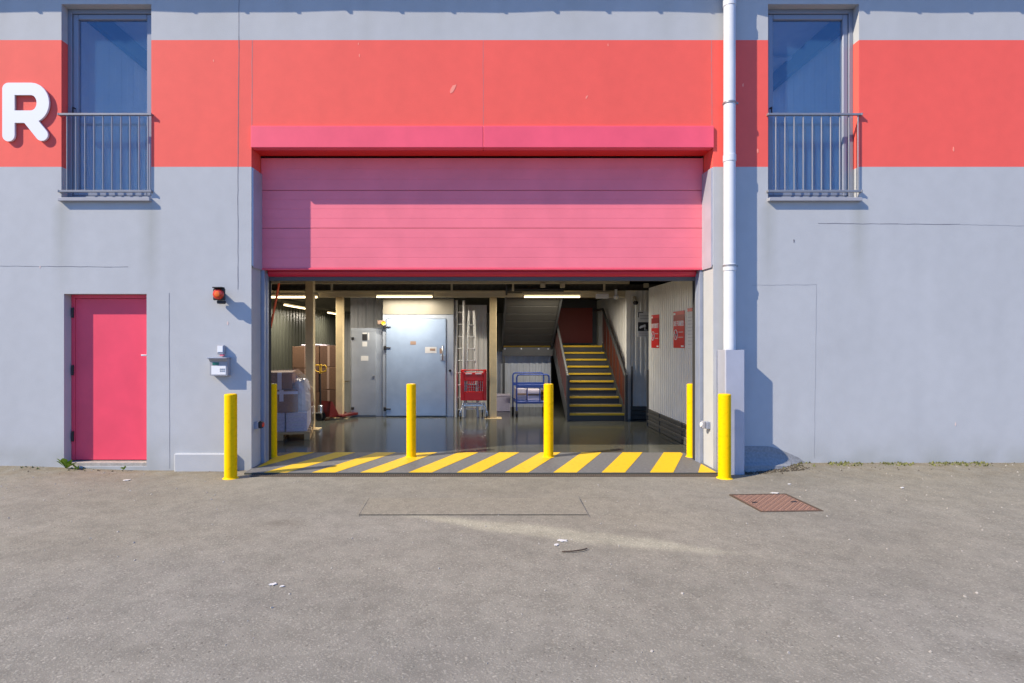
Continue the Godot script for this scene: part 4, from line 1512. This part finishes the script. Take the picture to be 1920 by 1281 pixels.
# ---------------------------------------------------------------- cold room
func cold_room():
	var zf := -5.25
	var t = thing("cold_room", "tall pale metal cold room with wide hinged door", "cold room", Vector3(0, 0, zf))
	var xa := -2.12
	var xb := -0.50
	var st := sf()
	box(st, Vector3(xa, 0.0, -1.3), Vector3(xb, 2.70, -0.02), 0.006)
	obj("body", st, M.cold_panel, t)
	for q in [[xa + 0.002, 0.0, -2.045, 2.32], [-0.668, 0.0, xb - 0.002, 2.32], [-2.045, 2.235, -0.668, 2.32]]:
		st = sf()
		box(st, Vector3(q[0], q[1], -0.018), Vector3(q[2], q[3], 0.03), 0.006)
		obj("door_frame", st, M.cold_panel, t)
	st = sf()
	box(st, Vector3(xa + 0.002, 2.33, -0.019), Vector3(xb - 0.002, 2.69, 0.006), 0.004)
	obj("upper_panel", st, M.panel_tan_dim, t)  # darker than the body: weaker light near the top put into its colour
	st = sf()
	box(st, Vector3(-2.04, 0.02, -0.016), Vector3(-0.673, 2.23, 0.06), 0.012)
	var door = obj("cold_door", st, M.cold_door, t)
	for y in [2.04, 1.57, 0.18]:
		st = sf()
		box(st, Vector3(-2.09, y - 0.045, 0.03), Vector3(-2.03, y + 0.045, 0.085), 0.008)
		box(st, Vector3(-2.04, y - 0.015, 0.06), Vector3(-1.93, y + 0.015, 0.08), 0.006)
		obj("hinge", st, M.black, door)
	st = sf()
	tube(st, [Vector3(-0.75, 1.30, 0.06), Vector3(-0.75, 1.30, 0.11), Vector3(-0.75, 1.62, 0.11), Vector3(-0.75, 1.62, 0.06)], 0.014, 8)
	box(st, Vector3(-0.80, 1.28, 0.06), Vector3(-0.70, 1.40, 0.075), 0.004)
	obj("handle", st, M.steel, door)
	st = sf()
	lathe(st, Vector3(-0.585, 1.05, 0.03), Vector3(0, 0, 1), [[0.03, 0.0], [0.026, 0.03], [0.0, 0.034]], 14)
	obj("lock_button", st, M.black, t)
	for q in [[-1.42, 1.68, 0.13, 0.08, "brown_label"], [-1.02, 1.52, 0.26, 0.14, "sign_grey"], [-0.78, 1.50, 0.08, 0.12, "brown_label"], [-0.98, 1.53, 0.12, 0.05, "brown_label"]]:
		st = sf()
		box(st, Vector3(q[0] - q[2] / 2, q[1] - q[3] / 2, 0.0602), Vector3(q[0] + q[2] / 2, q[1] + q[3] / 2, 0.0625 + (0.002 if q[2] == 0.12 else 0.0)))
		obj("label_plate", st, M[q[4]], door)
	# horn
	var h = thing("warning_horn", "small yellow horn at the upper left corner of the cold room door", "horn", Vector3(-2.139, 2.141, -5.23))
	st = sf()
	lathe(st, Vector3(0.02, 0, 0.06), Vector3(0.5, -0.1, 0.8), [[0.02, -0.04], [0.022, 0.02], [0.048, 0.07], [0.042, 0.068], [0.0, 0.03]], 16)
	obj("trumpet", st, M.horn, h)
	st = sf()
	box(st, Vector3(-0.09, -0.04, -0.01), Vector3(0.03, 0.05, 0.06), 0.008)
	obj("driver", st, M.brown_label, h)

	# low panel with its own door left of it
	t = thing("low_cabinet", "low grey panelled cabinet left of the cold room", "cabinet", Vector3(0, 0, zf))
	st = sf()
	box(st, Vector3(-2.86, 0.0, -0.9), Vector3(-2.124, 2.02, -0.03), 0.006)
	obj("body", st, M.cold_panel, t)
	st = sf()
	box(st, Vector3(-2.83, 0.03, -0.028), Vector3(-2.27, 1.98, 0.012), 0.008)
	door = obj("cabinet_door", st, M.cold_panel, t)
	for y in [1.78, 0.19]:
		st = sf()
		box(st, Vector3(-2.835, y - 0.03, 0.012), Vector3(-2.77, y + 0.03, 0.035), 0.006)
		obj("hinge", st, M.black, door)
	st = sf()
	box(st, Vector3(-2.34, 0.92, 0.012), Vector3(-2.29, 0.95, 0.04), 0.004)
	obj("latch", st, M.steel, door)
	for q in [[-2.53, 1.81, 0.11, 0.15, "ink"], [-2.53, 1.655, 0.11, 0.11, "paper"], [-2.53, 1.33, 0.17, 0.11, "paper"], [-2.44, 1.83, 0.025, 0.17, "paper"], [-2.53, 1.90, 0.10, 0.03, "paper"]]:
		st = sf()
		box(st, Vector3(q[0] - q[2] / 2, q[1] - q[3] / 2, 0.0123), Vector3(q[0] + q[2] / 2, q[1] + q[3] / 2, 0.015))
		obj("label_plate", st, M[q[4]], door)

# ---------------------------------------------------------------- things inside
func inside_things():
	rng.seed = 91
	# pallet with wrapped goods
	var turn := 0.22
	var pb := Vector3(-3.54, 0, -2.74)
	var bas := Basis(Vector3.UP, turn)
	var t = thing("pallet", "wooden pallet under the wrapped cartons left of the bay", "pallet", pb, turn)
	for k in 5:
		var st := sf()
		box(st, Vector3(-0.5, 0.122, -0.6 + k * 0.275), Vector3(0.5, 0.144, -0.6 + k * 0.275 + 0.10), 0.003)
		obj("deck_board", st, M.pallet_wood, t)
	for x in [-0.5, -0.05, 0.4]:
		var st := sf()
		box(st, Vector3(x, 0.0, -0.6), Vector3(x + 0.1, 0.022, 0.6), 0.003)
		obj("bottom_board", st, M.pallet_wood, t)
		for z in [-0.6, -0.07, 0.46]:
			st = sf()
			box(st, Vector3(x, 0.0225, z), Vector3(x + 0.1, 0.10, z + 0.14), 0.003)
			obj("block", st, M.pallet_wood, t)
	for z in [-0.6, -0.07, 0.46]:
		var st := sf()
		box(st, Vector3(-0.5, 0.1005, z), Vector3(0.5, 0.1215, z + 0.14), 0.002)
		obj("stringer_board", st, M.pallet_wood, t)
	# goods: local position, size, material, label
	var goods := [
		[Vector3(0.27, 0.145, 0.30), Vector3(0.36, 0.33, 0.52), "carton_white", "printed white carton at the near corner of the pallet's bottom layer"],
		[Vector3(-0.12, 0.145, 0.30), Vector3(0.38, 0.33, 0.52), "carton_white", "printed white carton left of the near corner carton on the pallet"],
		[Vector3(0.27, 0.145, -0.27), Vector3(0.36, 0.33, 0.54), "carton_white", "white carton at the back of the pallet's bottom layer"],
		[Vector3(-0.14, 0.145, -0.27), Vector3(0.40, 0.33, 0.54), "carton", "brown carton low at the back of the pallet"],
		[Vector3(-0.08, 0.477, 0.16), Vector3(0.74, 0.40, 0.76), "carton_mid", "large brown carton on the white cartons of the pallet"],
		[Vector3(-0.12, 0.879, 0.10), Vector3(0.62, 0.30, 0.70), "carton_mid", "topmost brown carton of the wrapped pallet, taped over"]]
	for g in goods:
		var b = thing("carton", g[3], "carton", pb + bas * g[0], turn, "cartons on the wrapped pallet")
		var st := sf()
		var s: Vector3 = g[1]
		box(st, Vector3(-s.x / 2, 0.001, -s.z / 2), Vector3(s.x / 2, s.y, s.z / 2), 0.008)
		obj("box", st, M[g[2]], b)
		if g[2] == "carton_white":
			for q in [[0.78, 0.55], [0.48, 0.7], [0.22, 0.6]]:
				st = sf()
				box(st, Vector3(-s.x * 0.34, s.y * q[0] - 0.008, s.z / 2), Vector3(-s.x * 0.34 + s.x * q[1], s.y * q[0] + 0.010, s.z / 2 + 0.002))
				obj("printed_line", st, M.sign_grey, b)
		elif s.y > 0.35 or s.x < 0.7:
			st = sf()
			box(st, Vector3(0.06, -0.06 if s.y < 0.35 else 0.2, s.z / 2 + 0.0005), Vector3(0.13, s.y + 0.001, s.z / 2 + 0.03 if s.y < 0.35 else s.z / 2 + 0.003), 0.002)
			if s.y > 0.35: box(st, Vector3(-s.x / 2, 0.325, s.z / 2 + 0.0035), Vector3(s.x / 2, 0.375, s.z / 2 + 0.006), 0.001)
			obj("packing_tape", st, M.tape, b)
	var sk = thing("plastic_bale", "crumpled white plastic bale strapped to the side of the pallet", "bale", pb + bas * Vector3(0.33, 0.477, 0.22), turn)
	var sst := sf()
	var rows := 14
	var cols := 18
	var nz := FastNoiseLite.new()
	nz.seed = 8
	nz.frequency = 7.0
	for i in rows:
		for j in cols:
			var v := []
			for w in [[i, j], [i + 1, j], [i + 1, j + 1], [i, j + 1]]:
				var fy: float = float(w[0]) / rows
				var a: float = TAU * (w[1] % cols) / cols
				var pw := pow(sin(PI * clampf(0.06 + fy * 0.9, 0.0, 1.0)), 0.2)
				if fy >= 0.999: pw = 0.0
				var lean := 1.0 - 0.3 * fy
				var p := Vector3(cos(a) * 0.19 * pw * lean, fy * 0.60, sin(a) * 0.29 * pw)
				p *= 1.0 + 0.09 * nz.get_noise_3d(p.x, p.y, p.z)
				v.append(p)
			var mid: Vector3 = (v[0] + v[2]) * 0.5
			quad(sst, v[0], v[1], v[2], v[3], Vector3(mid.x, (mid.y - 0.3) * 0.3, mid.z * 0.4))
	obj("bag", sst, M.wrap, sk)
	sk = thing("stretch_film", "clear stretch film wound round the pallet load", "film", pb, turn)
	sst = sf()
	var ring := []
	for fy in [[0.13, 0.515, 0.60], [0.47, 0.52, 0.605], [0.80, 0.50, 0.58], [1.02, 0.40, 0.54], [1.19, 0.22, 0.48]]:
		var r := []
		for c in [[-1, 1], [-0.92, 1], [0.86, 1], [1, 0.9], [1, -0.9], [0.86, -1], [-1, -1]]:
			r.append(Vector3(c[0] * (fy[1] if c[0] > 0 else 0.5), fy[0] + 0.01 * sin(c[0] * 5.0 + c[1] * 3.0), c[1] * fy[2]))
		ring.append(r)
	for i in ring.size() - 1:
		for j in 7:
			quad(sst, ring[i][j], ring[i][(j + 1) % 7], ring[i + 1][(j + 1) % 7], ring[i + 1][j], ring[i][j] + ring[i][(j + 1) % 7] - Vector3(0, ring[i][j].y * 2, 0))
	obj("film", sst, M.clear_film, sk)

	# brown cartons stacked behind the posts
	var stk := [[-3.92, 0.0, 0.62, 0.55], [-3.92, 0.55, 0.60, 0.55], [-3.92, 1.10, 0.62, 0.50], [-3.40, 0.0, 0.40, 0.60], [-3.40, 0.60, 0.42, 0.52], [-3.40, 1.12, 0.40, 0.50]]
	var sl := ["bottom brown carton of the stack between the two left posts", "middle brown carton of the stack between the two left posts", "top brown carton of the stack between the two left posts", "bottom brown carton of the narrower stack by the pallet jack", "middle brown carton of the narrower stack by the pallet jack", "top brown carton of the narrower stack by the pallet jack"]
	for k in stk.size():
		var q: Array = stk[k]
		t = thing("stacked_carton", sl[k], "carton", Vector3(q[0], q[1], -5.7), (rng.randf() - 0.5) * 0.06, "brown cartons stacked behind the left posts")
		var st := sf()
		box(st, Vector3(-q[2] / 2, 0.001, -0.3), Vector3(q[2] / 2, q[3] - 0.002, 0.3), 0.008)
		obj("box", st, M.carton if k % 2 == 0 else M.carton_dark, t)
		st = sf()
		box(st, Vector3(-0.025, 0.02, 0.3005), Vector3(0.025, q[3] - 0.01, 0.302))
		obj("packing_tape", st, M.brown_label, t)
	t = thing("folded_film", "crumpled pale film lying on top of the brown cartons", "film", Vector3(-3.75, 1.602, -5.65))
	var fs := sf()
	for k in 5:
		cbox(fs, Vector3(-0.22 + k * 0.11, 0.02 + 0.012 * (k % 2), rng.randf() * 0.1), Vector3(0.16, 0.03, 0.3), 0.012, Basis(Vector3(0, 0, 1), (rng.randf() - 0.5) * 0.3))
	obj("sheet", fs, M.tape, t)

	# pallet jack
	t = thing("pallet_jack", "red pallet jack parked by the second cream post", "pallet jack", Vector3(-3.37, 0, -4.62), 1.1)
	var st := sf()
	tube(st, [Vector3(0, 0.30, 0), Vector3(0.005, 1.02, -0.02)], 0.018, 8)
	obj("tiller", st, M.black, t)
	st = sf()
	tube(st, [Vector3(0.0, 1.02, 0), Vector3(0.0, 1.22, 0)], 0.024, 8)
	tube(st, [Vector3(0, 1.04, 0.0), Vector3(0, 1.08, 0.15), Vector3(0, 1.16, 0.17), Vector3(0, 1.20, 0.13), Vector3(0, 1.20, -0.13), Vector3(0, 1.16, -0.17), Vector3(0, 1.08, -0.15), Vector3(0, 1.04, 0)], 0.014, 8)
	obj("handle_loop", st, M.horn, t)
	st = sf()
	lathe(st, Vector3(0, 0.16, 0), Vector3.UP, [[0.05, 0.0], [0.06, 0.02], [0.06, 0.16], [0.045, 0.18], [0.0, 0.18]], 16)
	tube(st, [Vector3(-0.07, 0.17, -0.10), Vector3(-0.07, 0.17, 0.10)], 0.014, 8)
	box(st, Vector3(-0.018, 0.03, -0.02), Vector3(0.018, 0.16, 0.02), 0.004)
	obj("pump", st, M.chrome, t)
	for x in [-0.05, 0.05]:
		st = sf()
		tube(st, [Vector3(x - 0.022, 0.09, 0), Vector3(x + 0.022, 0.09, 0)], 0.09, 20)
		obj("wheel", st, M.rubber, t)
	st = sf()
	var pr := PackedVector2Array([Vector2(0.06, 0.08), Vector2(0.10, 0.42), Vector2(0.16, 0.40), Vector2(0.36, 0.10), Vector2(0.36, 0.05)])
	extrude(st, pr, -0.10, 0.20)
	obj("frame", st, M.jack_red, t)
	for z in [0.02, 0.35]:
		st = sf()
		box(st, Vector3(0.30, 0.05, z - 0.18), Vector3(0.85, 0.10, z), 0.006)
		obj("fork", st, M.jack_red, t)

	# ladders against the partition
	t = thing("extension_ladder", "tall aluminium ladder leaning beside the cold room", "ladder", Vector3(-0.36, 0, -5.28))
	for x in [-0.085, 0.085]:
		st = sf()
		tube(st, [Vector3(x, 0.0, 0.12), Vector3(x, 2.66, -0.10)], 0.034, 8)
		obj("rail", st, M.alu, t)
	for k in 9:
		st = sf()
		var f := (k + 0.6) / 9.6
		tube(st, [Vector3(-0.085, 2.66 * f, 0.12 - 0.22 * f), Vector3(0.085, 2.66 * f, 0.12 - 0.22 * f)], 0.014, 8)
		obj("rung", st, M.alu, t)
	t = thing("step_ladder", "folded tapering step ladder leaning right of the tall ladder", "ladder", Vector3(-0.10, 0, -5.35))
	for s in [-1, 1]:
		st = sf()
		tube(st, [Vector3(s * 0.15, 0.0, 0.18), Vector3(s * 0.055, 2.42, -0.05)], 0.032, 8)
		obj("rail", st, M.alu, t)
	for k in 8:
		st = sf()
		var f := (k + 0.7) / 8.9
		var hw := lerpf(0.15, 0.055, f)
		box(st, Vector3(-hw, 2.42 * f - 0.012, 0.15 - 0.23 * f), Vector3(hw, 2.42 * f + 0.012, 0.23 - 0.23 * f), 0.004)
		obj("step", st, M.alu, t)

	# red shopping trolley seen from behind
	t = thing("shopping_trolley", "red plastic shopping trolley before the pale ribbed wall", "trolley", Vector3(-0.047, 0, -4.95))
	for q in [[-0.29, 0.40, -0.21, 1.06], [0.21, 0.40, 0.29, 1.06], [-0.21, 0.84, 0.21, 1.02], [-0.21, 0.40, 0.21, 0.60]]:
		st = sf()
		box(st, Vector3(q[0], q[1], -0.02), Vector3(q[2], q[3], 0.02), 0.014)
		obj("rear_panel", st, M.red_plastic, t)
	st = sf()
	for k in 9:
		tube(st, [Vector3(-0.20 + k * 0.05, 0.59, -0.005), Vector3(-0.20 + k * 0.05, 0.85, -0.005)], 0.006, 6)
	for k in 4:
		tube(st, [Vector3(-0.21, 0.63 + k * 0.06, -0.005), Vector3(0.21, 0.63 + k * 0.06, -0.005)], 0.004, 6)
	obj("wire_flap", st, M.chrome, t)
	for s in [-1, 1]:
		st = sf()
		pr = PackedVector2Array([Vector2(-0.02, 0.42), Vector2(-0.02, 1.02), Vector2(-0.75, 0.98), Vector2(-0.70, 0.55)])
		extrude(st, pr, s * 0.26 - 0.01, s * 0.26 + 0.01, Transform3D(Basis(Vector3(0, 0, 1), Vector3(0, 1, 0), Vector3(1, 0, 0)), Vector3.ZERO))
		obj("basket_side", st, M.red_plastic, t)
	st = sf()
	box(st, Vector3(-0.25, 0.52, -0.74), Vector3(0.25, 0.97, -0.72), 0.006)
	obj("basket_front", st, M.red_plastic, t)
	st = sf()
	tube(st, [Vector3(-0.27, 1.03, 0.0), Vector3(-0.27, 1.08, 0.08), Vector3(0.27, 1.08, 0.08), Vector3(0.27, 1.03, 0.0)], 0.018, 8)
	obj("push_bar", st, M.red_plastic, t)
	for x in [-0.11, 0.11]:
		st = sf()
		box(st, Vector3(x - 0.07, 0.985, 0.022), Vector3(x + 0.07, 1.012, 0.03), 0.004)
		obj("handle_label", st, M.paper, t)
	st = sf()
	tube(st, [Vector3(-0.29, 0.14, 0.05), Vector3(-0.24, 0.34, 0.0), Vector3(0.24, 0.34, 0.0), Vector3(0.29, 0.14, 0.05)], 0.016, 8)
	tube(st, [Vector3(-0.24, 0.28, 0.02), Vector3(-0.20, 0.24, -0.7), Vector3(0.20, 0.24, -0.7), Vector3(0.24, 0.28, 0.02)], 0.014, 8)
	box(st, Vector3(-0.22, 0.27, -0.02), Vector3(0.22, 0.32, 0.02), 0.006)
	obj("chassis", st, M.chrome, t)
	for p in [Vector3(-0.29, 0.06, 0.05), Vector3(0.29, 0.06, 0.05), Vector3(-0.2, 0.06, -0.66), Vector3(0.2, 0.06, -0.66)]:
		st = sf()
		tube(st, [p - Vector3(0.014, 0, 0), p + Vector3(0.014, 0, 0)], 0.06, 16)
		var wheel = obj("castor", st, M.rubber, t)
		st = sf()
		box(st, p + Vector3(-0.024, 0.0, -0.012), p + Vector3(-0.016, 0.10, 0.012))
		box(st, p + Vector3(0.016, 0.0, -0.012), p + Vector3(0.024, 0.10, 0.012))
		box(st, p + Vector3(-0.024, 0.085, -0.012), p + Vector3(0.024, 0.11, 0.012))
		obj("fork", st, M.chrome, wheel)

	# blue platform cart
	t = thing("platform_cart", "blue tubular platform cart under the stair landing", "cart", Vector3(1.28, 0, -5.5), 0.06)
	st = sf()
	box(st, Vector3(-0.38, 0.30, -0.40), Vector3(0.38, 0.36, 0.30), 0.008)
	obj("deck", st, M.blue_steel, t)
	for z in [0.30, -0.40]:
		st = sf()
		tube(st, [Vector3(-0.37, 0.14, z), Vector3(-0.37, 0.90, z), Vector3(-0.35, 0.945, z), Vector3(-0.31, 0.96, z), Vector3(0.31, 0.96, z), Vector3(0.35, 0.945, z), Vector3(0.37, 0.90, z), Vector3(0.37, 0.14, z)], 0.019, 10)
		obj("hoop", st, M.blue_steel, t)
		st = sf()
		box(st, Vector3(-0.36, 0.66, z - 0.012), Vector3(0.36, 0.735, z + 0.012), 0.005)
		obj("cross_bar", st, M.blue_steel, t)
		for x in [-0.13, 0.16]:
			st = sf()
			tube(st, [Vector3(x, 0.36, z), Vector3(x, 0.67, z)], 0.012, 8)
			obj("upright", st, M.blue_steel, t)
	for p in [Vector3(-0.37, 0.075, 0.30), Vector3(0.37, 0.075, 0.30), Vector3(-0.37, 0.075, -0.40), Vector3(0.37, 0.075, -0.40)]:
		st = sf()
		tube(st, [p - Vector3(0.02, 0, 0), p + Vector3(0.02, 0, 0)], 0.075, 18)
		obj("castor", st, M.rubber, t)
	for q in [[-0.24, 0.22, 0.26, "carton_white", "white carton on the left of the blue cart"], [0.06, 0.30, 0.24, "tape", "pale carton on the middle of the blue cart"], [0.30, 0.16, 0.2, "carton", "brown carton at the right end of the blue cart"]]:
		var b = thing("cart_carton", q[4], "carton", Vector3(1.28 + q[0], 0.361, -5.55), 0.06, "cartons lying on the blue cart")
		st = sf()
		box(st, Vector3(-q[1] / 2, 0, -0.22), Vector3(q[1] / 2, q[2], 0.18), 0.008)
		obj("box", st, M[q[3]], b)
		st = sf()
		box(st, Vector3(-q[1] / 2 + 0.001, q[2] * 0.45, 0.1805), Vector3(q[1] / 2 - 0.001, q[2] * 0.62, 0.182))
		obj("label_strip", st, M.brown_label, b)
	t = thing("white_bin", "white box standing on the floor behind the third cream post", "box", Vector3(0.67, 0, -6.3))
	st = sf()
	box(st, Vector3(-0.17, 0.0, -0.15), Vector3(0.17, 0.40, 0.15), 0.012)
	obj("body", st, M.carton_white, t)
	st = sf()
	box(st, Vector3(-0.18, 0.36, -0.16), Vector3(0.18, 0.41, 0.16), 0.010)
	obj("lid", st, M.carton_white, t)

	# signs on the right wall; each is printed sheet fixed to the ribs
	poster(Vector3(3.484, 1.60, -3.3), 0.47, 0.64, "red prohibition poster farther from the entrance, on the cream ribbed wall", "INTERDIT")
	poster(Vector3(3.484, 1.62, -2.0), 0.53, 0.63, "red prohibition poster nearer the entrance, on the cream ribbed wall", "DE FUMER")
	t = thing("notice_sheet", "white notice with red heading nearest the entrance on the cream wall", "notice", Vector3(3.486, 1.62, -1.43), -PI / 2)
	st = sf()
	box(st, Vector3(-0.17, 0, -0.003), Vector3(0.17, 0.66, 0.003))
	obj("sheet", st, M.paper, t)
	st = sf()
	box(st, Vector3(-0.165, 0.60, 0.0032), Vector3(0.165, 0.655, 0.005))
	obj("heading", st, M.sign_red, t)
	for k in 9:
		st = sf()
		box(st, Vector3(-0.14, 0.06 + k * 0.055, 0.0032), Vector3(0.02 + 0.11 * rng.randf(), 0.072 + k * 0.055, 0.0045))
		obj("printed_line", st, M.sign_grey, t)

	# camera notice and plate on the narrow wall
	t = thing("camera_notice", "black and white camera notice on the narrow ribbed wall", "notice", Vector3(3.669, 1.815, -4.776))
	st = sf()
	box(st, Vector3(-0.11, 0.0, -0.003), Vector3(0.13, 0.33, 0.003))
	obj("sheet", st, M.paper, t)
	st = sf()
	box(st, Vector3(-0.105, 0.13, 0.0032), Vector3(0.125, 0.325, 0.005))
	obj("black_field", st, M.ink, t)
	st = sf()
	cbox(st, Vector3(0.005, 0.235, 0.0065), Vector3(0.12, 0.05, 0.003), 0.001, Basis(Vector3(0, 0, 1), 0.32))
	cbox(st, Vector3(-0.055, 0.205, 0.0065), Vector3(0.03, 0.036, 0.003), 0.001, Basis(Vector3(0, 0, 1), 0.32))
	box(st, Vector3(0.04, 0.155, 0.005), Vector3(0.055, 0.225, 0.008))
	box(st, Vector3(0.035, 0.145, 0.005), Vector3(0.10, 0.158, 0.008))
	obj("camera_symbol", st, M.white, t)
	for k in 2:
		st = sf()
		box(st, Vector3(-0.09, 0.03 + k * 0.045, 0.0032), Vector3(0.11, 0.05 + k * 0.045, 0.0045))
		obj("printed_line", st, M.sign_grey, t)
	t = thing("access_plate", "white plate with black corner mark above the camera notice", "notice", Vector3(3.681, 2.155, -4.776))
	st = sf()
	box(st, Vector3(-0.12, 0.0, -0.003), Vector3(0.14, 0.22, 0.003))
	obj("sheet", st, M.paper, t)
	st = sf()
	box(st, Vector3(-0.115, 0.09, 0.0032), Vector3(-0.095, 0.205, 0.0045))
	box(st, Vector3(-0.095, 0.185, 0.0032), Vector3(0.0, 0.205, 0.0045))
	obj("corner_mark", st, M.ink, t)
	for k in 2:
		st = sf()
		box(st, Vector3(-0.07, 0.05 + k * 0.06, 0.0032), Vector3(0.13, 0.085 + k * 0.06, 0.0045))
		obj("printed_line", st, M.sign_grey, t)
	t = thing("dome_camera", "small black dome camera above the notices on the narrow wall", "camera", Vector3(3.485, 2.587, -4.79))
	st = sf()
	box(st, Vector3(-0.035, 0.02, 0.0), Vector3(0.035, 0.12, 0.05), 0.006)
	tube(st, [Vector3(0, 0.05, 0.04), Vector3(0, 0.04, 0.10), Vector3(0, 0.0, 0.11)], 0.018, 8)
	obj("bracket", st, M.fitting, t)
	st = sf()
	lathe(st, Vector3(0, -0.075, 0.11), Vector3.UP, [[0.0, 0.0], [0.032, 0.008], [0.05, 0.03], [0.055, 0.06], [0.04, 0.085], [0.0, 0.09]], 18)
	obj("dome", st, M.black, t)

	# pull cord of the door with its bracket
	t = thing("pull_cord", "orange red pull cord hanging slantwise inside the left jamb", "cord", Vector3(0, 0, -0.95))
	st = sf()
	tube(st, [Vector3(-3.017, 2.63, 0), Vector3(-3.058, 2.393, 0.0), Vector3(-3.14, 1.968, 0.01), Vector3(-3.229, 1.616, 0.03)], 0.018, 8)
	obj("cord", st, M.orange_cord, t)
	t = thing("cord_bracket", "small cream bracket holding the pull cord under the ceiling", "bracket", Vector3(-3.082, 2.638, -0.95))
	st = sf()
	box(st, Vector3(-0.08, -0.01, -0.015), Vector3(0.08, 0.02, 0.015), 0.003)
	box(st, Vector3(-0.075, -0.16, -0.012), Vector3(-0.05, -0.01, 0.012), 0.003)
	box(st, Vector3(0.05, 0.02, -0.012), Vector3(0.07, 0.72, 0.012), 0.003)
	obj("arm", st, M.fitting, t)

func poster(at: Vector3, w: float, h: float, label: String, text: String):
	var t = thing("prohibition_poster", label, "poster", at, -PI / 2, "red posters on the cream wall")
	var st := sf()
	box(st, Vector3(-w / 2, 0, -0.003), Vector3(w / 2, h, 0.003))
	obj("sheet", st, M.sign_red, t)
	st = sf()
	box(st, Vector3(-w / 2 + 0.004, h * 0.74, 0.0032), Vector3(w / 2 - 0.004, h * 0.90, 0.0045))
	obj("dark_field", st, M.sign_dark, t)
	st = sf()
	box(st, Vector3(-w * 0.47, h * 0.905, 0.0034), Vector3(-w * 0.30, h * 0.96, 0.005))
	box(st, Vector3(w * 0.22, h * 0.03, 0.0034), Vector3(w * 0.46, h * 0.07, 0.005))
	obj("white_mark", st, M.white, t)
	writing("lettering", text, t, Vector3(0, h * 0.665, 0.005), 0.09, M.white, w * 0.9)
	# ring with a bar
	st = sf()
	var c := Vector3(-w * 0.26, h * 0.36, 0.005)
	var pts := []
	for k in 25: pts.append(c + Vector3(cos(TAU * k / 24.0) * 0.085, sin(TAU * k / 24.0) * 0.085, 0))
	tube(st, pts, 0.009, 6, false)
	cbox(st, c + Vector3(0, 0, 0.008), Vector3(0.16, 0.013, 0.004), 0.001, Basis(Vector3(0, 0, 1), -PI / 4))
	obj("prohibition_ring", st, M.white, t)
	st = sf()
	box(st, c + Vector3(-0.05, -0.012, -0.002), c + Vector3(0.05, 0.012, 0.003), 0.001)
	obj("cigarette_symbol", st, M.ink, t)
	for k in 3:
		st = sf()
		box(st, Vector3(-w * 0.02, h * (0.28 + k * 0.07), 0.0032), Vector3(w * 0.40, h * (0.30 + k * 0.07), 0.0045))
		obj("printed_line", st, M.red_plastic if k == 1 else M.sign_grey, t)
